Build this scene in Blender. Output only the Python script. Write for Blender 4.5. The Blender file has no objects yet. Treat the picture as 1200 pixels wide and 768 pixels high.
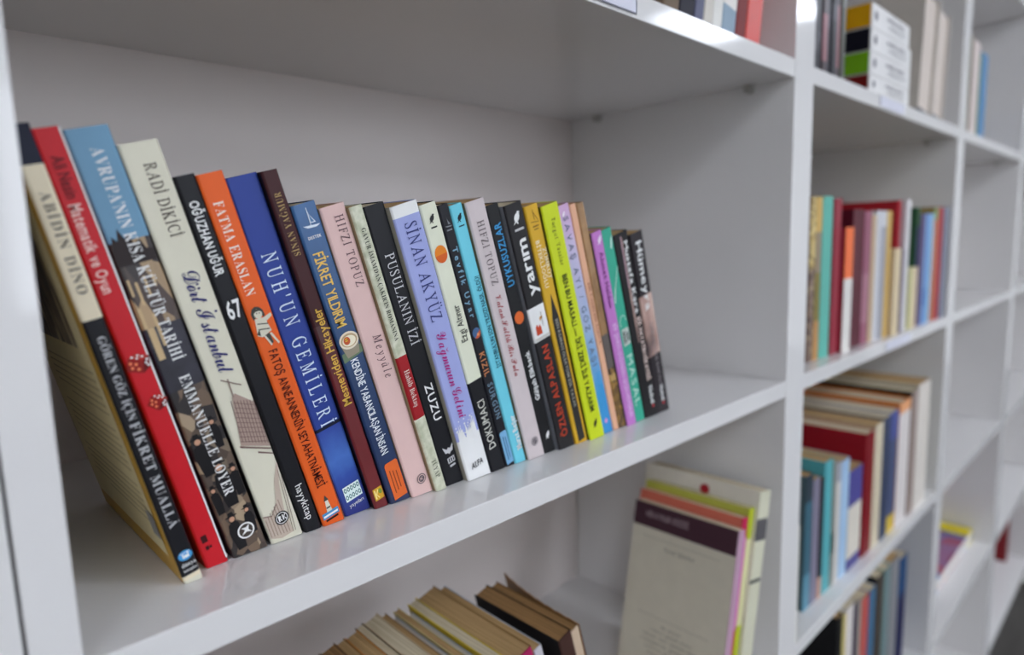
import bpy, math, random, unicodedata
from mathutils import Matrix, Vector
random.seed(7)
C = bpy.context.scene.collection
scn = bpy.context.scene

# ------------------------------------------------------------------ camera, exposure
ZS = 1.110                                  # height of the middle shelf's top above the floor
H, TS, D = 0.33667, 0.0180, 0.3006          # shelf pitch, shelf thickness, depth
TD = 0.0487                                 # thick upright between bays
W1, W2, W3 = 0.6544, 0.6483, 0.5878         # bay widths
TU = 0.0168                                 # thin upright at the module's end
X2 = TD + W2
X3 = X2 + TD + W3

cam_d = bpy.data.cameras.new('camera')
cam = bpy.data.objects.new('camera', cam_d)
C.objects.link(cam)
scn.camera = cam
cam_d.sensor_fit = 'HORIZONTAL'
cam_d.sensor_width = 36.0
cam_d.lens = 36.0 * 759.75 / 1200.0
cam_d.clip_start = 0.01
RW = ((0.7150278, -0.69853046, -0.02811469),
      (-0.11355004, -0.07636203, -0.99059337),
      (0.68981275, 0.71149423, -0.13391914))
cm = Matrix.Identity(4)
for i in range(3):
    cm[i][0] = RW[0][i]
    cm[i][1] = -RW[1][i]
    cm[i][2] = -RW[2][i]
cm[0][3], cm[1][3], cm[2][3] = -0.69522, -0.28973, 0.16140 + ZS
cam.matrix_world = cm
cam_d.dof.use_dof = True
cam_d.dof.focus_distance = 0.386
cam_d.dof.aperture_fstop = 3.7
scn.view_settings.view_transform = 'Standard'
scn.view_settings.look = 'None'
scn.view_settings.gamma = 1.0
scn.view_settings.use_curve_mapping = False
scn.view_settings.exposure = 0.13

w = bpy.data.worlds.new('world')
scn.world = w
w.use_nodes = True
w.node_tree.nodes['Background'].inputs[0].default_value = (0.6, 0.7, 0.85, 1)
w.node_tree.nodes['Background'].inputs[1].default_value = 0.05

PANEL = 11.0                                # strength of the ceiling light panels
PANEL_COL = (0.90, 0.96, 1.08)
FILL = 3.6                                   # strength of the glowing fill panes added on the front wall
FILL_COL = (0.90, 0.97, 1.08)

# ------------------------------------------------------------------ materials
def lin(c):
    c = c / 255.0
    return c / 12.92 if c <= 0.04045 else ((c + 0.055) / 1.055) ** 2.4

MC = {}
def srgb(r, g, b, rough=0.45, k=1.04, spec=0.2):
    key = ('s', r, g, b, rough, k, spec)
    if key in MC:
        return MC[key]
    m = bpy.data.materials.new('print_%d_%d_%d' % (r, g, b))
    m.use_nodes = True
    nt = m.node_tree
    p = nt.nodes['Principled BSDF']
    col = (min(lin(r) * k, .9), min(lin(g) * k, .9), min(lin(b) * k, .9), 1)
    tc = nt.nodes.new('ShaderNodeTexCoord')
    n = nt.nodes.new('ShaderNodeTexNoise')
    n.inputs['Scale'].default_value = 60
    n.inputs['Detail'].default_value = 3
    nt.links.new(tc.outputs['Object'], n.inputs['Vector'])
    mx = nt.nodes.new('ShaderNodeMix')
    mx.data_type = 'RGBA'
    mx.inputs[6].default_value = tuple(c * 0.94 for c in col[:3]) + (1,)
    mx.inputs[7].default_value = tuple(min(1, c * 1.06) for c in col[:3]) + (1,)
    nt.links.new(n.outputs['Fac'], mx.inputs[0])
    nt.links.new(mx.outputs[2], p.inputs['Base Color'])
    p.inputs['Roughness'].default_value = rough
    p.inputs['Specular IOR Level'].default_value = spec
    MC[key] = m
    return m

def ramp_mat(name, kind, scale, stops, rough=0.4, stretch=(1, 1, 1), detail=4, distort=0.0):
    m = bpy.data.materials.new(name)
    m.use_nodes = True
    nt = m.node_tree
    p = nt.nodes['Principled BSDF']
    tc = nt.nodes.new('ShaderNodeTexCoord')
    mp = nt.nodes.new('ShaderNodeMapping')
    mp.inputs['Scale'].default_value = stretch
    nt.links.new(tc.outputs['Object'], mp.inputs['Vector'])
    if kind == 'voronoi':
        t = nt.nodes.new('ShaderNodeTexVoronoi')
        t.inputs['Scale'].default_value = scale
        out = t.outputs['Color']
    else:
        t = nt.nodes.new('ShaderNodeTexNoise')
        t.inputs['Scale'].default_value = scale
        t.inputs['Detail'].default_value = detail
        t.inputs['Distortion'].default_value = distort
        out = t.outputs['Fac']
    nt.links.new(mp.outputs['Vector'], t.inputs['Vector'])
    r = nt.nodes.new('ShaderNodeValToRGB')
    cr = r.color_ramp
    while len(cr.elements) < len(stops):
        cr.elements.new(0.5)
    for e, (pos, c) in zip(cr.elements, stops):
        e.position = pos
        e.color = (lin(c[0]), lin(c[1]), lin(c[2]), 1)
    nt.links.new(out, r.inputs['Fac'])
    nt.links.new(r.outputs['Color'], p.inputs['Base Color'])
    p.inputs['Roughness'].default_value = rough
    return m

def grad_mat(name, z0, z1, stops, rough=0.4):
    """printed colour that changes along the spine (object z from z0 to z1)"""
    m = bpy.data.materials.new(name)
    m.use_nodes = True
    nt = m.node_tree
    p = nt.nodes['Principled BSDF']
    tc = nt.nodes.new('ShaderNodeTexCoord')
    sx = nt.nodes.new('ShaderNodeSeparateXYZ')
    nt.links.new(tc.outputs['Object'], sx.inputs[0])
    mr = nt.nodes.new('ShaderNodeMapRange')
    mr.inputs['From Min'].default_value = z0
    mr.inputs['From Max'].default_value = z1
    nt.links.new(sx.outputs['Z'], mr.inputs['Value'])
    n = nt.nodes.new('ShaderNodeTexNoise')
    n.inputs['Scale'].default_value = 90
    nt.links.new(tc.outputs['Object'], n.inputs['Vector'])
    ad = nt.nodes.new('ShaderNodeMath')
    ad.operation = 'MULTIPLY_ADD'
    ad.inputs[1].default_value = 0.22
    nt.links.new(n.outputs['Fac'], ad.inputs[0])
    nt.links.new(mr.outputs['Result'], ad.inputs[2])
    sb = nt.nodes.new('ShaderNodeMath')
    sb.operation = 'SUBTRACT'
    sb.inputs[1].default_value = 0.11
    nt.links.new(ad.outputs[0], sb.inputs[0])
    r = nt.nodes.new('ShaderNodeValToRGB')
    cr = r.color_ramp
    while len(cr.elements) < len(stops):
        cr.elements.new(0.5)
    for e, (pos, c) in zip(cr.elements, stops):
        e.position = pos
        e.color = (lin(c[0]), lin(c[1]), lin(c[2]), 1)
    nt.links.new(sb.outputs[0], r.inputs['Fac'])
    nt.links.new(r.outputs['Color'], p.inputs['Base Color'])
    p.inputs['Roughness'].default_value = rough
    return m

def pages_mat(name, c0, c1):
    """stacked paper edges: fine streaks across the thickness of the block"""
    return ramp_mat(name, 'noise', 1.0, [(0.3, c0), (0.7, c1)], 0.8, (900, 14, 14), 3)

PG_CREAM = pages_mat('paper_cream', (188, 172, 140), (222, 210, 182))
PG_TAN = pages_mat('paper_tan', (160, 128, 84), (196, 162, 112))
PG_BROWN = pages_mat('paper_brown', (122, 90, 52), (164, 124, 76))
PG_WHITE = pages_mat('paper_white', (205, 200, 192), (232, 228, 222))

def melamine():
    m = bpy.data.materials.new('white_melamine')
    m.use_nodes = True
    nt = m.node_tree
    p = nt.nodes['Principled BSDF']
    tc = nt.nodes.new('ShaderNodeTexCoord')
    n = nt.nodes.new('ShaderNodeTexNoise')
    n.inputs['Scale'].default_value = 9
    n.inputs['Detail'].default_value = 5
    nt.links.new(tc.outputs['Object'], n.inputs['Vector'])
    r = nt.nodes.new('ShaderNodeValToRGB')
    r.color_ramp.elements[0].color = (0.765, 0.750, 0.738, 1)
    r.color_ramp.elements[1].color = (0.785, 0.770, 0.758, 1)
    nt.links.new(n.outputs['Fac'], r.inputs['Fac'])
    nt.links.new(r.outputs['Color'], p.inputs['Base Color'])
    p.inputs['Roughness'].default_value = 0.07
    p.inputs['Specular IOR Level'].default_value = 0.62
    return m
MEL = melamine()
BACKM = ramp_mat('back_board', 'noise', 8, [(0.3, (222, 213, 209)), (0.7, (226, 217, 213))], 0.35)
DARKGAP = srgb(92, 88, 86, 0.7)
METAL = srgb(176, 174, 168, 0.4)
METAL.node_tree.nodes['Principled BSDF'].inputs['Metallic'].default_value = 0.3

# ------------------------------------------------------------------ mesh helpers
class MB:
    def __init__(self):
        self.v, self.f, self.mi, self.mats = [], [], [], []
    def mat(self, m):
        if m not in self.mats:
            self.mats.append(m)
        return self.mats.index(m)
    def face(self, pts, m):
        i = len(self.v)
        self.v += [tuple(p) for p in pts]
        self.f.append(tuple(range(i, i + len(pts))))
        self.mi.append(self.mat(m))
    def box(self, a, b, m):
        x0, y0, z0 = a
        x1, y1, z1 = b
        q = [(x0, y0, z0), (x1, y0, z0), (x1, y1, z0), (x0, y1, z0), (x0, y0, z1), (x1, y0, z1), (x1, y1, z1), (x0, y1, z1)]
        i = len(self.v)
        self.v += q
        k = self.mat(m)
        for f in ((0, 3, 2, 1), (4, 5, 6, 7), (0, 1, 5, 4), (1, 2, 6, 5), (2, 3, 7, 6), (3, 0, 4, 7)):
            self.f.append(tuple(i + j for j in f))
            self.mi.append(k)
    def build(self, name, parent=None, bevel=0.0, loc=None):
        me = bpy.data.meshes.new(name)
        me.from_pydata(self.v, [], self.f)
        for m in self.mats:
            me.materials.append(m)
        for p, k in zip(me.polygons, self.mi):
            p.material_index = k
        me.validate()
        me.update()
        o = bpy.data.objects.new(name, me)
        C.objects.link(o)
        if parent:
            o.parent = parent
        if loc:
            o.location = loc
        if bevel:
            b = o.modifiers.new('bevel', 'BEVEL')
            b.width = bevel
            b.segments = 2
            b.limit_method = 'ANGLE'
        return o

def empty(name, loc, label=None, cat=None, group=None, rot=(0, 0, 0)):
    o = bpy.data.objects.new(name, None)
    o.empty_display_size = 0.05
    C.objects.link(o)
    o.location = loc
    o.rotation_euler = rot
    if label:
        o['label'] = label
    if cat:
        o['category'] = cat
    if group:
        o['group'] = group
    return o

def struct(name, a, b, m):
    q = MB()
    q.box(a, b, m)
    o = q.build(name)
    o['kind'] = 'structure'
    return o

# ------------------------------------------------------------------ room shell
WALL = ramp_mat('painted_wall', 'noise', 6, [(0.3, (226, 224, 220)), (0.7, (232, 230, 226))], 0.85)
CEIL = ramp_mat('ceiling_tile', 'noise', 30, [(0.3, (230, 230, 230)), (0.7, (238, 238, 238))], 0.9)
FLOOR = ramp_mat('grey_floor', 'noise', 3, [(0.3, (74, 71, 68)), (0.7, (88, 85, 81))], 0.8, (1, 6, 1), 6)
RX0, RX1, RY0, RY1, RZ = -2.8, 6.5, -5.6, D + 0.05, 2.8
struct('floor', (RX0, RY0, -0.1), (RX1, RY1, 0), FLOOR)
FLOOR.node_tree.nodes['Principled BSDF'].inputs['Specular IOR Level'].default_value = 0.15
struct('ceiling', (RX0, RY0, RZ), (RX1, RY1, RZ + 0.1), CEIL)
struct('wall_back', (RX0, RY1, 0), (RX1, RY1 + 0.1, RZ), WALL)
struct('wall_front', (RX0, RY0 - 0.1, 0), (RX1, RY0, RZ), WALL)
struct('wall_left', (RX0 - 0.1, RY0, 0), (RX0, RY1, RZ), WALL)
struct('wall_right', (RX1, RY0, 0), (RX1 + 0.1, RY1, RZ), WALL)

# ceiling light panels
def emis(name, col, s):
    m = bpy.data.materials.new(name)
    m.use_nodes = True
    nt = m.node_tree
    nt.nodes.remove(nt.nodes['Principled BSDF'])
    e = nt.nodes.new('ShaderNodeEmission')
    e.inputs[0].default_value = tuple(col) + (1,)
    e.inputs[1].default_value = s
    nt.links.new(e.outputs[0], nt.nodes['Material Output'].inputs[0])
    return m
FILLM = emis('window_daylight', FILL_COL, FILL)
WFR = srgb(226, 226, 226, 0.4)
for k, wx in enumerate((0.0, 2.2, 4.4)):  # window-shaped glowing panes, added on the unseen wall to brighten the shelf interiors
    q = MB()
    q.box((wx, RY0 + .002, 0.85), (wx + 1.9, RY0 + .008, 2.45), FILLM)
    wo = q.build('window_%d' % (k + 1))
    wo['kind'] = 'structure'
    q = MB()
    for (a, c_) in ((wx - .06, wx), (wx + .92, wx + .98), (wx + 1.9, wx + 1.96)):
        q.box((a, RY0 + .001, .79), (c_, RY0 + .06, 2.51), WFR)
    q.box((wx, RY0 + .001, .79), (wx + 1.9, RY0 + .06, .85), WFR)
    q.box((wx, RY0 + .001, 2.45), (wx + 1.9, RY0 + .06, 2.51), WFR)
    wf = q.build('window_frame', wo)
EM = emis('light_diffuser', PANEL_COL, PANEL)
FRAME = srgb(225, 225, 225, 0.5)
for row, ly in (('row nearest the bookcase', -2.0), ('row farther from the bookcase', -4.4)):
    for k, lx in enumerate((-2.3, 0.75, 3.8)):
        o = empty('ceiling_light', (lx, ly, RZ - 0.001),
                  'square ceiling light panel, %s in the %s' % (('nearest the camera end', 'middle one', 'farthest one')[k], row),
                  'ceiling light', 'ceiling light panels')
        a = 0.45
        q = MB()
        q.box((-a, -a, -0.012), (a, a, -0.004), EM)
        q.build('diffuser', o)
        q = MB()
        for s in (-1, 1):
            q.box((-a - .03, s * (a + .015) - .015, -0.03), (a + .03, s * (a + .015) + .015, 0), FRAME)
            q.box((s * (a + .015) - .015, -a, -0.03), (s * (a + .015) + .015, a, 0), FRAME)
        q.build('frame', o)

# ------------------------------------------------------------------ bookcases
bc = empty('bookcase', (0, 0, 0), 'white open bookcase with a thick upright between its bays, holding all the books', 'bookcase')
NLO, NHI = -3, 2
ZB = ZS - 3 * H - TS
ZT = ZS + 3 * H
def panel(name, a, b, parent, bevel=0.0006, m=None):
    q = MB()
    q.box(a, b, m or MEL)
    return q.build(name, parent, bevel)
panel('upright', (-W1 - TU, 0, 0.012), (-W1, D, ZT), bc)
W4 = 0.72
X4 = X3 + TD + W4
xs = [(-W1, 0.0), (TD, X2), (X2 + TD, X3), (X3 + TD, X4), (X4 + TD, X4 + TD + W3)]
for x in (0, X2, X3, X4, X4 + TD + W3):
    panel('upright', (x, 0, 0.012), (x + TD, D, ZT), bc)
for (a, b) in xs:
    for n in range(-3, 4):
        panel('shelf', (a, 0.0004, ZS + n * H - TS), (b, D, ZS + n * H), bc)
    panel('back_panel', (a, D, ZB), (b, D + 0.008, ZT), bc, 0.0006, BACKM)
    panel('plinth', (a, 0.06, 0.0), (b, 0.075, ZB), bc)
# dark wooden foot block under the far bays
DW = ramp_mat('dark_wood', 'noise', 4, [(0.3, (52, 34, 20)), (0.7, (86, 58, 34))], 0.5, (1, 1, 9), 6)
fb = panel('foot_block', (2.045, 0.016, 0.0), (X4 + TD + W3, 0.058, ZB - .0005), bc, 0.002, DW)
fb['label'] = 'dark brown wooden foot block'
# shelf pins under the shelves
def pin(x, y, z, sx):
    q = MB()
    n = 12
    r = 0.0042
    L = 0.010
    ring = [(r * math.cos(2 * math.pi * i / n), r * math.sin(2 * math.pi * i / n)) for i in range(n)]
    for i in range(n):
        j = (i + 1) % n
        q.face([(0, *ring[i]), (0, *ring[j]), (sx * L, *ring[j]), (sx * L, *ring[i])], METAL)
    q.face([(sx * L, *c) for c in ring], METAL)
    q.build('shelf_pin', bc, loc=(x, y, z))
for n in (1, 0):
    for (a, b) in xs[:3]:
        for y in (0.047, 0.253):
            pin(b, y, ZS + n * H - TS - 0.0045, -1)
            pin(a, y, ZS + n * H - TS - 0.0045, 1)
# paper label strips on the shelf edges
LAB = srgb(214, 214, 226, 0.3)
LABE = srgb(120, 120, 134, 0.4)
LINK = srgb(120, 116, 176, 0.5)
def shelf_label(x0, x1, n, outline=True):
    h0 = ZS + n * H - TS + 0.0026
    h1 = ZS + n * H - 0.0016
    q = MB()
    q.box((x0, -0.0008, h0), (x1, 0.0, h1), LAB)
    if outline:
        e = 0.0007
        q.box((x0, -0.0011, h0), (x1, -0.0008, h0 + e), LABE)
        q.box((x0, -0.0011, h1 - e), (x1, -0.0008, h1), LABE)
        q.box((x0, -0.0011, h0), (x0 + e, -0.0008, h1), LABE)
        q.box((x1 - e, -0.0011, h0), (x1, -0.0008, h1), LABE)
    o = q.build('shelf_label', bc)
    return o
shelf_label(-0.40, -0.280, 1)
shelf_label(0.268, 0.372, 1, False)
shelf_label(0.345, 0.465, 0, False)

bl = empty('bookcase', (0, 0, 0), 'neighbouring white bookcase whose side butts against the left upright', 'bookcase')
XL = -W1 - TU - 0.0012
panel('upright', (XL - 0.018, 0, 0.012), (XL, D, ZT), bl)
panel('upright', (XL - 0.018 - W1 - 0.018, 0, 0.012), (XL - 0.018 - W1, D, ZT), bl)
for n in range(-3, 4):
    panel('shelf', (XL - 0.018 - W1, 0.0004, ZS + n * H - TS), (XL - 0.018, D, ZS + n * H), bl)
panel('back_panel', (XL - 0.018 - W1, D, ZB), (XL - 0.018, D + 0.008, ZT), bl, 0.0006, BACKM)
panel('plinth', (XL - 0.018 - W1, 0.06, 0.0), (XL - 0.018, 0.075, ZB), bl)

# ------------------------------------------------------------------ lettering
GC = {}
def map_char(ch, style):
    if style in ('sans', 'sansb'):
        return ch, []
    dec = unicodedata.normalize('NFD', ch)
    base, marks = dec[0], list(dec[1:])
    o = ord(base)
    if style == 'serif':
        up, lo, dg = 0x1D400, 0x1D41A, 0x1D7CE
    elif style == 'serifr':
        if base == 'h':
            return chr(0x210E), marks
        up, lo, dg = 0x1D434, 0x1D44E, 0x1D7CE
    elif style == 'script':
        up, lo, dg = 0x1D4D0, 0x1D4EA, 0x1D7CE
    if 'A' <= base <= 'Z':
        return chr(up + o - 65), marks
    if 'a' <= base <= 'z':
        return chr(lo + o - 97), marks
    if '0' <= base <= '9':
        return chr(dg + o - 48), marks
    return ch, []

TEXTS = []          # filled by the book table; glyphs are made in one batch

def make_glyphs(pairs):
    obs = []
    for (ch, off) in pairs:
        c = bpy.data.curves.new('glyph', 'FONT')
        c.body = ch
        c.offset = off
        c.resolution_u = 2
        o = bpy.data.objects.new('glyph', c)
        C.objects.link(o)
        obs.append(o)
    dg = bpy.context.evaluated_depsgraph_get()
    for (ch, off), o in zip(pairs, obs):
        me = bpy.data.meshes.new_from_object(o.evaluated_get(dg))
        vs = [(v.co.x, v.co.y) for v in me.vertices]
        fs = [tuple(p.vertices) for p in me.polygons]
        GC[(ch, off)] = (vs, fs)
        bpy.data.meshes.remove(me)
    for o in obs:
        c = o.data
        bpy.data.objects.remove(o)
        bpy.data.curves.remove(c)

OFF = {'sans': 0.0, 'sansb': 0.02, 'serif': -0.006, 'script': 0.0, 'serifr': 0.004}
def text_mesh(s, style, gap, off=None):
    """lay out a line; returns verts (x, y) with cap height about 0.7 and faces"""
    off = OFF[style] if off is None else off
    V, F, x = [], [], 0.0
    for ch in s:
        if ch == ' ':
            x += 0.30 + gap
            continue
        g, marks = map_char(ch, style)
        vs, fs = GC[(g, off)]
        if not vs:
            continue
        if style == 'serifr' and 0x1D434 <= ord(g) <= 0x1D467:
            vs = [(v[0] - 0.25 * v[1], v[1]) for v in vs]
        x0 = min(v[0] for v in vs)
        x1 = max(v[0] for v in vs)
        i = len(V)
        V += [(v[0] - x0 + x, v[1]) for v in vs]
        F += [tuple(k + i for k in f) for f in fs]
        yt = max(v[1] for v in vs)
        mx = x + (x1 - x0) / 2
        def blob(cx_, cy_, r):
            i = len(V)
            V.extend([(cx_ + r * math.cos(a * math.pi / 4), cy_ + r * math.sin(a * math.pi / 4)) for a in range(8)])
            F.append(tuple(range(i, i + 8)))
        for mk in marks:
            if mk == '\u0307':
                blob(mx, yt + 0.12, 0.065)
            elif mk == '\u0308':
                blob(mx - .12, yt + 0.12, 0.06); blob(mx + .12, yt + 0.12, 0.06)
            elif mk in '\u0306':
                i = len(V)
                up = [(mx - .16 + .04 * k, yt + .07 + .1 * ((k - 4) / 4) ** 2) for k in range(9)]
                V.extend(up); V.extend([(a, b + .05) for a, b in reversed(up)])
                F.append(tuple(range(i, i + 18)))
            elif mk == '\u0302':
                i = len(V)
                V.extend([(mx - .15, yt + .05), (mx, yt + .16), (mx + .15, yt + .05), (mx, yt + .11)])
                F.append((i + 0, i + 3, i + 2, i + 1))
            elif mk == '\u0327':
                blob(mx, -0.10, 0.06); blob(mx + .03, -0.17, 0.05)
        x += (x1 - x0) + 0.075 + gap
    return V, F, x - 0.075 - gap

def letters(parent, s, style, mat, dirn, t0, t1, sc, hgt, gap=0.0, name='title_lettering', eps=0.00055, off=None, shear=0.0):
    """dirn: 'dn' reads from top t0 to t1 along the spine, 'up' reads from t1 (bottom) to t0, 'ac' across from s=t0 to t1 with baseline centre sc.
    all in millimetres on the spine: s from the left edge, t from the foot"""
    V, F, L = text_mesh(s, style, gap, off)
    q = MB()
    k = q.mat(mat)
    a = abs(t0 - t1) / L
    b = hgt / 0.70
    out = []
    for (x, y) in V:
        x = x + shear * y
        if dirn == 'dn':
            S, T = sc - hgt / 2 + y * b, t0 - x * a
        elif dirn == 'up':
            S, T = sc + hgt / 2 - y * b, t1 + x * a
        else:
            S, T = t0 + x * a, sc - hgt / 2 + y * b
        out.append((S / 1000, -eps, T / 1000))
    q.v = out
    q.f = F
    q.mi = [k] * len(F)
    return q.build(name, parent)

def poly(parent, shapes, name, eps=0.0003):
    """flat printed shapes: list of (material, [(s,t) mm...])"""
    q = MB()
    for i, (m, pts) in enumerate(shapes):
        q.face([(s / 1000, -eps - i * 0.000006, t / 1000) for s, t in pts], m)
    return q.build(name, parent)

def disc(cx_, cy_, r, n=20, ry=None):
    ry = ry or r
    return [(cx_ + r * math.cos(2 * math.pi * i / n), cy_ + ry * math.sin(2 * math.pi * i / n)) for i in range(n)]
def rect(s0, s1, t0, t1):
    return [(s0, t0), (s1, t0), (s1, t1), (s0, t1)]
def xf(pts, cx_, cy_, k, rot=0.0):
    c, s = math.cos(rot), math.sin(rot)
    return [(cx_ + k * (x * c - y * s), cy_ + k * (x * s + y * c)) for x, y in pts]
BIRD = [(-1.0, -.9), (-.55, -.5), (-.6, .1), (-.2, .6), (.15, .75), (.3, 1.0), (.55, .95), (.85, .8), (.6, .65), (.6, .2), (.35, -.25), (0, -.5), (.1, -.9), (-.1, -.9), (-.25, -.55), (-.6, -.75)]
BOATS = [(0, 1), (.1, .4), (.55, -.35), (0, -.35)]
HULL = [(-.8, -.5), (.9, -.62), (.5, -.8), (-.4, -.75)]

# ------------------------------------------------------------------ book builder
def book(x, y, z, w_, h, d, spine, left, right=None, lean=0.0, bands=(), pages=None, cover=0.0006, curl=0.0,
         label=None, cat='book', group=None, name='book', inset=0.0006, shear=0.9, rotz=0.0, pinset=None):
    """spine faces -y; x,y,z = foot of the spine's left edge; lean > 0 tips the head towards -x.
    bands: (t0, t1, material) in metres up the spine"""
    right = right or left
    pages = pages or PG_CREAM
    a = math.radians(lean)
    root = empty(name, (x, y, z + .0003), label, cat, group, (0, -a, rotz))
    k = math.tan(a) * shear
    def zb(xx):
        return -xx * k if a >= 0 else (w_ - xx) * k if False else -xx * k
    zoff = w_ * k if a < 0 else 0.0        # leaning right: keep the foot on the shelf
    lv = sorted({0.0, h} | {b[0] for b in bands} | {b[1] for b in bands})
    lv = [l for l in lv if 0 <= l <= h]
    ny = 8 if curl else 1
    ys = [d * i / ny for i in range(ny + 1)]
    c = min(cover, w_ * 0.3)
    r = min(0.0012, w_ * 0.15)
    def cx(yy):
        return curl * (yy / d) ** 2
    def P(xx, yy, zz):
        if zz == 0.0:
            zz = zb(xx)
        return (xx + cx(yy), yy, zz)
    q = MB()
    def spmat(z0, z1):
        m = spine
        for b in bands:
            if b[0] <= z0 + 1e-6 and b[1] >= z1 - 1e-6:
                m = b[2]
        return m
    for z0, z1 in zip(lv, lv[1:]):
        m = spmat(z0, z1)
        seg = [(0, r), (r * .35, r * .35), (r, 0), (w_ - r, 0), (w_ - r * .35, r * .35), (w_, r)]
        for (xa, ya), (xb, yb) in zip(seg, seg[1:]):
            q.face([P(xa, ya, z0), P(xb, yb, z0), P(xb, yb, z1), P(xa, ya, z1)], m)
    for (y0_, y1_) in zip([r] + ys[1:-1], ys[1:]):
        q.face([P(0, y1_, 0.0), P(0, y0_, 0.0), P(0, y0_, h), P(0, y1_, h)], left)
        q.face([P(w_, y0_, 0.0), P(w_, y1_, 0.0), P(w_, y1_, h), P(w_, y0_, h)], right)
        q.face([P(c, y0_, 0.0), P(c, y1_, 0.0), P(c, y1_, h), P(c, y0_, h)], left)
        q.face([P(w_ - c, y1_, 0.0), P(w_ - c, y0_, 0.0), P(w_ - c, y0_, h), P(w_ - c, y1_, h)], right)
        for zz in (0.0, h):
            q.face([P(0, y0_, zz), P(c, y0_, zz), P(c, y1_, zz), P(0, y1_, zz)], left)
            q.face([P(w_ - c, y0_, zz), P(w_, y0_, zz), P(w_, y1_, zz), P(w_ - c, y1_, zz)], right)
    for zz in (0.0, h):
        q.face([P(0, r, zz), P(r, 0, zz), P(w_ - r, 0, zz), P(w_, r, zz), P(w_ - c, r, zz), P(c, r, zz)], spmat(lv[-2], lv[-1]) if zz else spmat(0, lv[1]))
    q.face([P(0, d, 0.0), P(c, d, 0.0), P(c, d, h), P(0, d, h)], left)
    q.face([P(w_ - c, d, 0.0), P(w_, d, 0.0), P(w_, d, h), P(w_ - c, d, h)], right)
    cv = q.build('cover', root)
    q = MB()
    pi_ = inset if pinset is None else pinset
    yy = [r * 0.9] + [v - (0.0015 if v == d else 0) for v in ys[1:]]
    hp = h - pi_
    zl = 0.0
    def PP(xx, y_, top):
        return (xx + cx(y_), y_, hp if top else zb(xx) + 0.0004)
    x0_, x1_ = c * 1.02, w_ - c * 1.02
    for y0_, y1_ in zip(yy, yy[1:]):
        q.face([PP(x0_, y0_, 1), PP(x1_, y0_, 1), PP(x1_, y1_, 1), PP(x0_, y1_, 1)], pages)
        q.face([PP(x0_, y1_, 0), PP(x1_, y1_, 0), PP(x1_, y0_, 0), PP(x0_, y0_, 0)], pages)
        q.face([PP(x0_, y1_, 0), PP(x0_, y0_, 0), PP(x0_, y0_, 1), PP(x0_, y1_, 1)], pages)
        q.face([PP(x1_, y0_, 0), PP(x1_, y1_, 0), PP(x1_, y1_, 1), PP(x1_, y0_, 1)], pages)
    q.face([PP(x0_, yy[-1], 1), PP(x1_, yy[-1], 1), PP(x1_, yy[-1], 0), PP(x0_, yy[-1], 0)], pages)
    q.face([PP(x0_, yy[0], 0), PP(x1_, yy[0], 0), PP(x1_, yy[0], 1), PP(x0_, yy[0], 1)], pages)
    q.build('page_block', root)
    return root

# ------------------------------------------------------------------ colours of the prints
BLK = srgb(26, 26, 30, 0.4); INK = srgb(18, 18, 20, 0.5); WHT = srgb(232, 232, 230, 0.5)
CREAM = srgb(226, 214, 186, 0.5); BONE = srgb(214, 210, 190, 0.45); NAVY = srgb(22, 26, 46, 0.4)
GOLD = srgb(196, 152, 56, 0.4); RED = srgb(196, 32, 42, 0.35); DKRED = srgb(120, 28, 34, 0.45)
ORG = srgb(226, 96, 36, 0.4); SKY = srgb(110, 152, 180, 0.4); GREY = srgb(96, 92, 88, 0.5)
SILV = srgb(196, 196, 198, 0.5)

CROWD = ramp_mat('printed_street_crowd', 'voronoi', 210, [(0.0, (20, 18, 20)), (0.38, (44, 36, 34)), (0.55, (120, 98, 78)), (0.7, (70, 60, 54)), (0.9, (196, 172, 140))], 0.4, (1, 1, .62))
FACADE = ramp_mat('printed_old_facade', 'voronoi', 150, [(0.0, (34, 30, 32)), (0.4, (74, 58, 52)), (0.62, (52, 44, 46)), (0.82, (190, 160, 120)), (1.0, (60, 50, 50))], 0.4, (1.3, 1, .35))
DUSK = ramp_mat('printed_dusk_street', 'noise', 70, [(0.3, (24, 24, 34)), (0.6, (44, 42, 56)), (0.8, (96, 92, 92))], 0.4)
CLOUDY = grad_mat('printed_lower_blue', 0.0, 0.058, [(0.0, (26, 40, 120)), (0.42, (40, 74, 160)), (0.62, (66, 110, 190)), (1.0, (34, 60, 150))])
LILACB = grad_mat('printed_lilac_to_blue', 0.0, 0.19, [(0.0, (44, 144, 206)), (0.2, (56, 152, 212)), (0.45, (150, 180, 214)), (0.8, (196, 184, 214)), (1.0, (206, 164, 204))])
FIKB = grad_mat('printed_blue_fade', 0.0, 0.19, [(0.0, (26, 42, 80)), (0.45, (30, 58, 100)), (1.0, (56, 100, 150))])
MOTTLE = ramp_mat('mottled_green_paper', 'noise', 160, [(0.35, (186, 190, 160)), (0.65, (222, 222, 200))], 0.55)
FIELD = ramp_mat('printed_faded_landscape', 'noise', 60, [(0.3, (134, 98, 60)), (0.6, (170, 130, 84)), (0.8, (150, 124, 96))], 0.45)
GOLDSTILL = ramp_mat('printed_golden_still_life', 'voronoi', 150, [(0.0, (40, 30, 22)), (0.5, (110, 80, 36)), (0.8, (176, 134, 60)), (1.0, (210, 190, 140))], 0.45)
FACEPIC = ramp_mat('printed_portrait', 'noise', 45, [(0.32, (40, 34, 38)), (0.5, (140, 108, 100)), (0.66, (214, 180, 166))], 0.4, (1, 1, .5))
PORT2 = ramp_mat('printed_pale_portrait', 'noise', 38, [(0.35, (60, 50, 54)), (0.5, (176, 140, 128)), (0.7, (222, 190, 176))], 0.4, (1, 1, .6))
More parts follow.
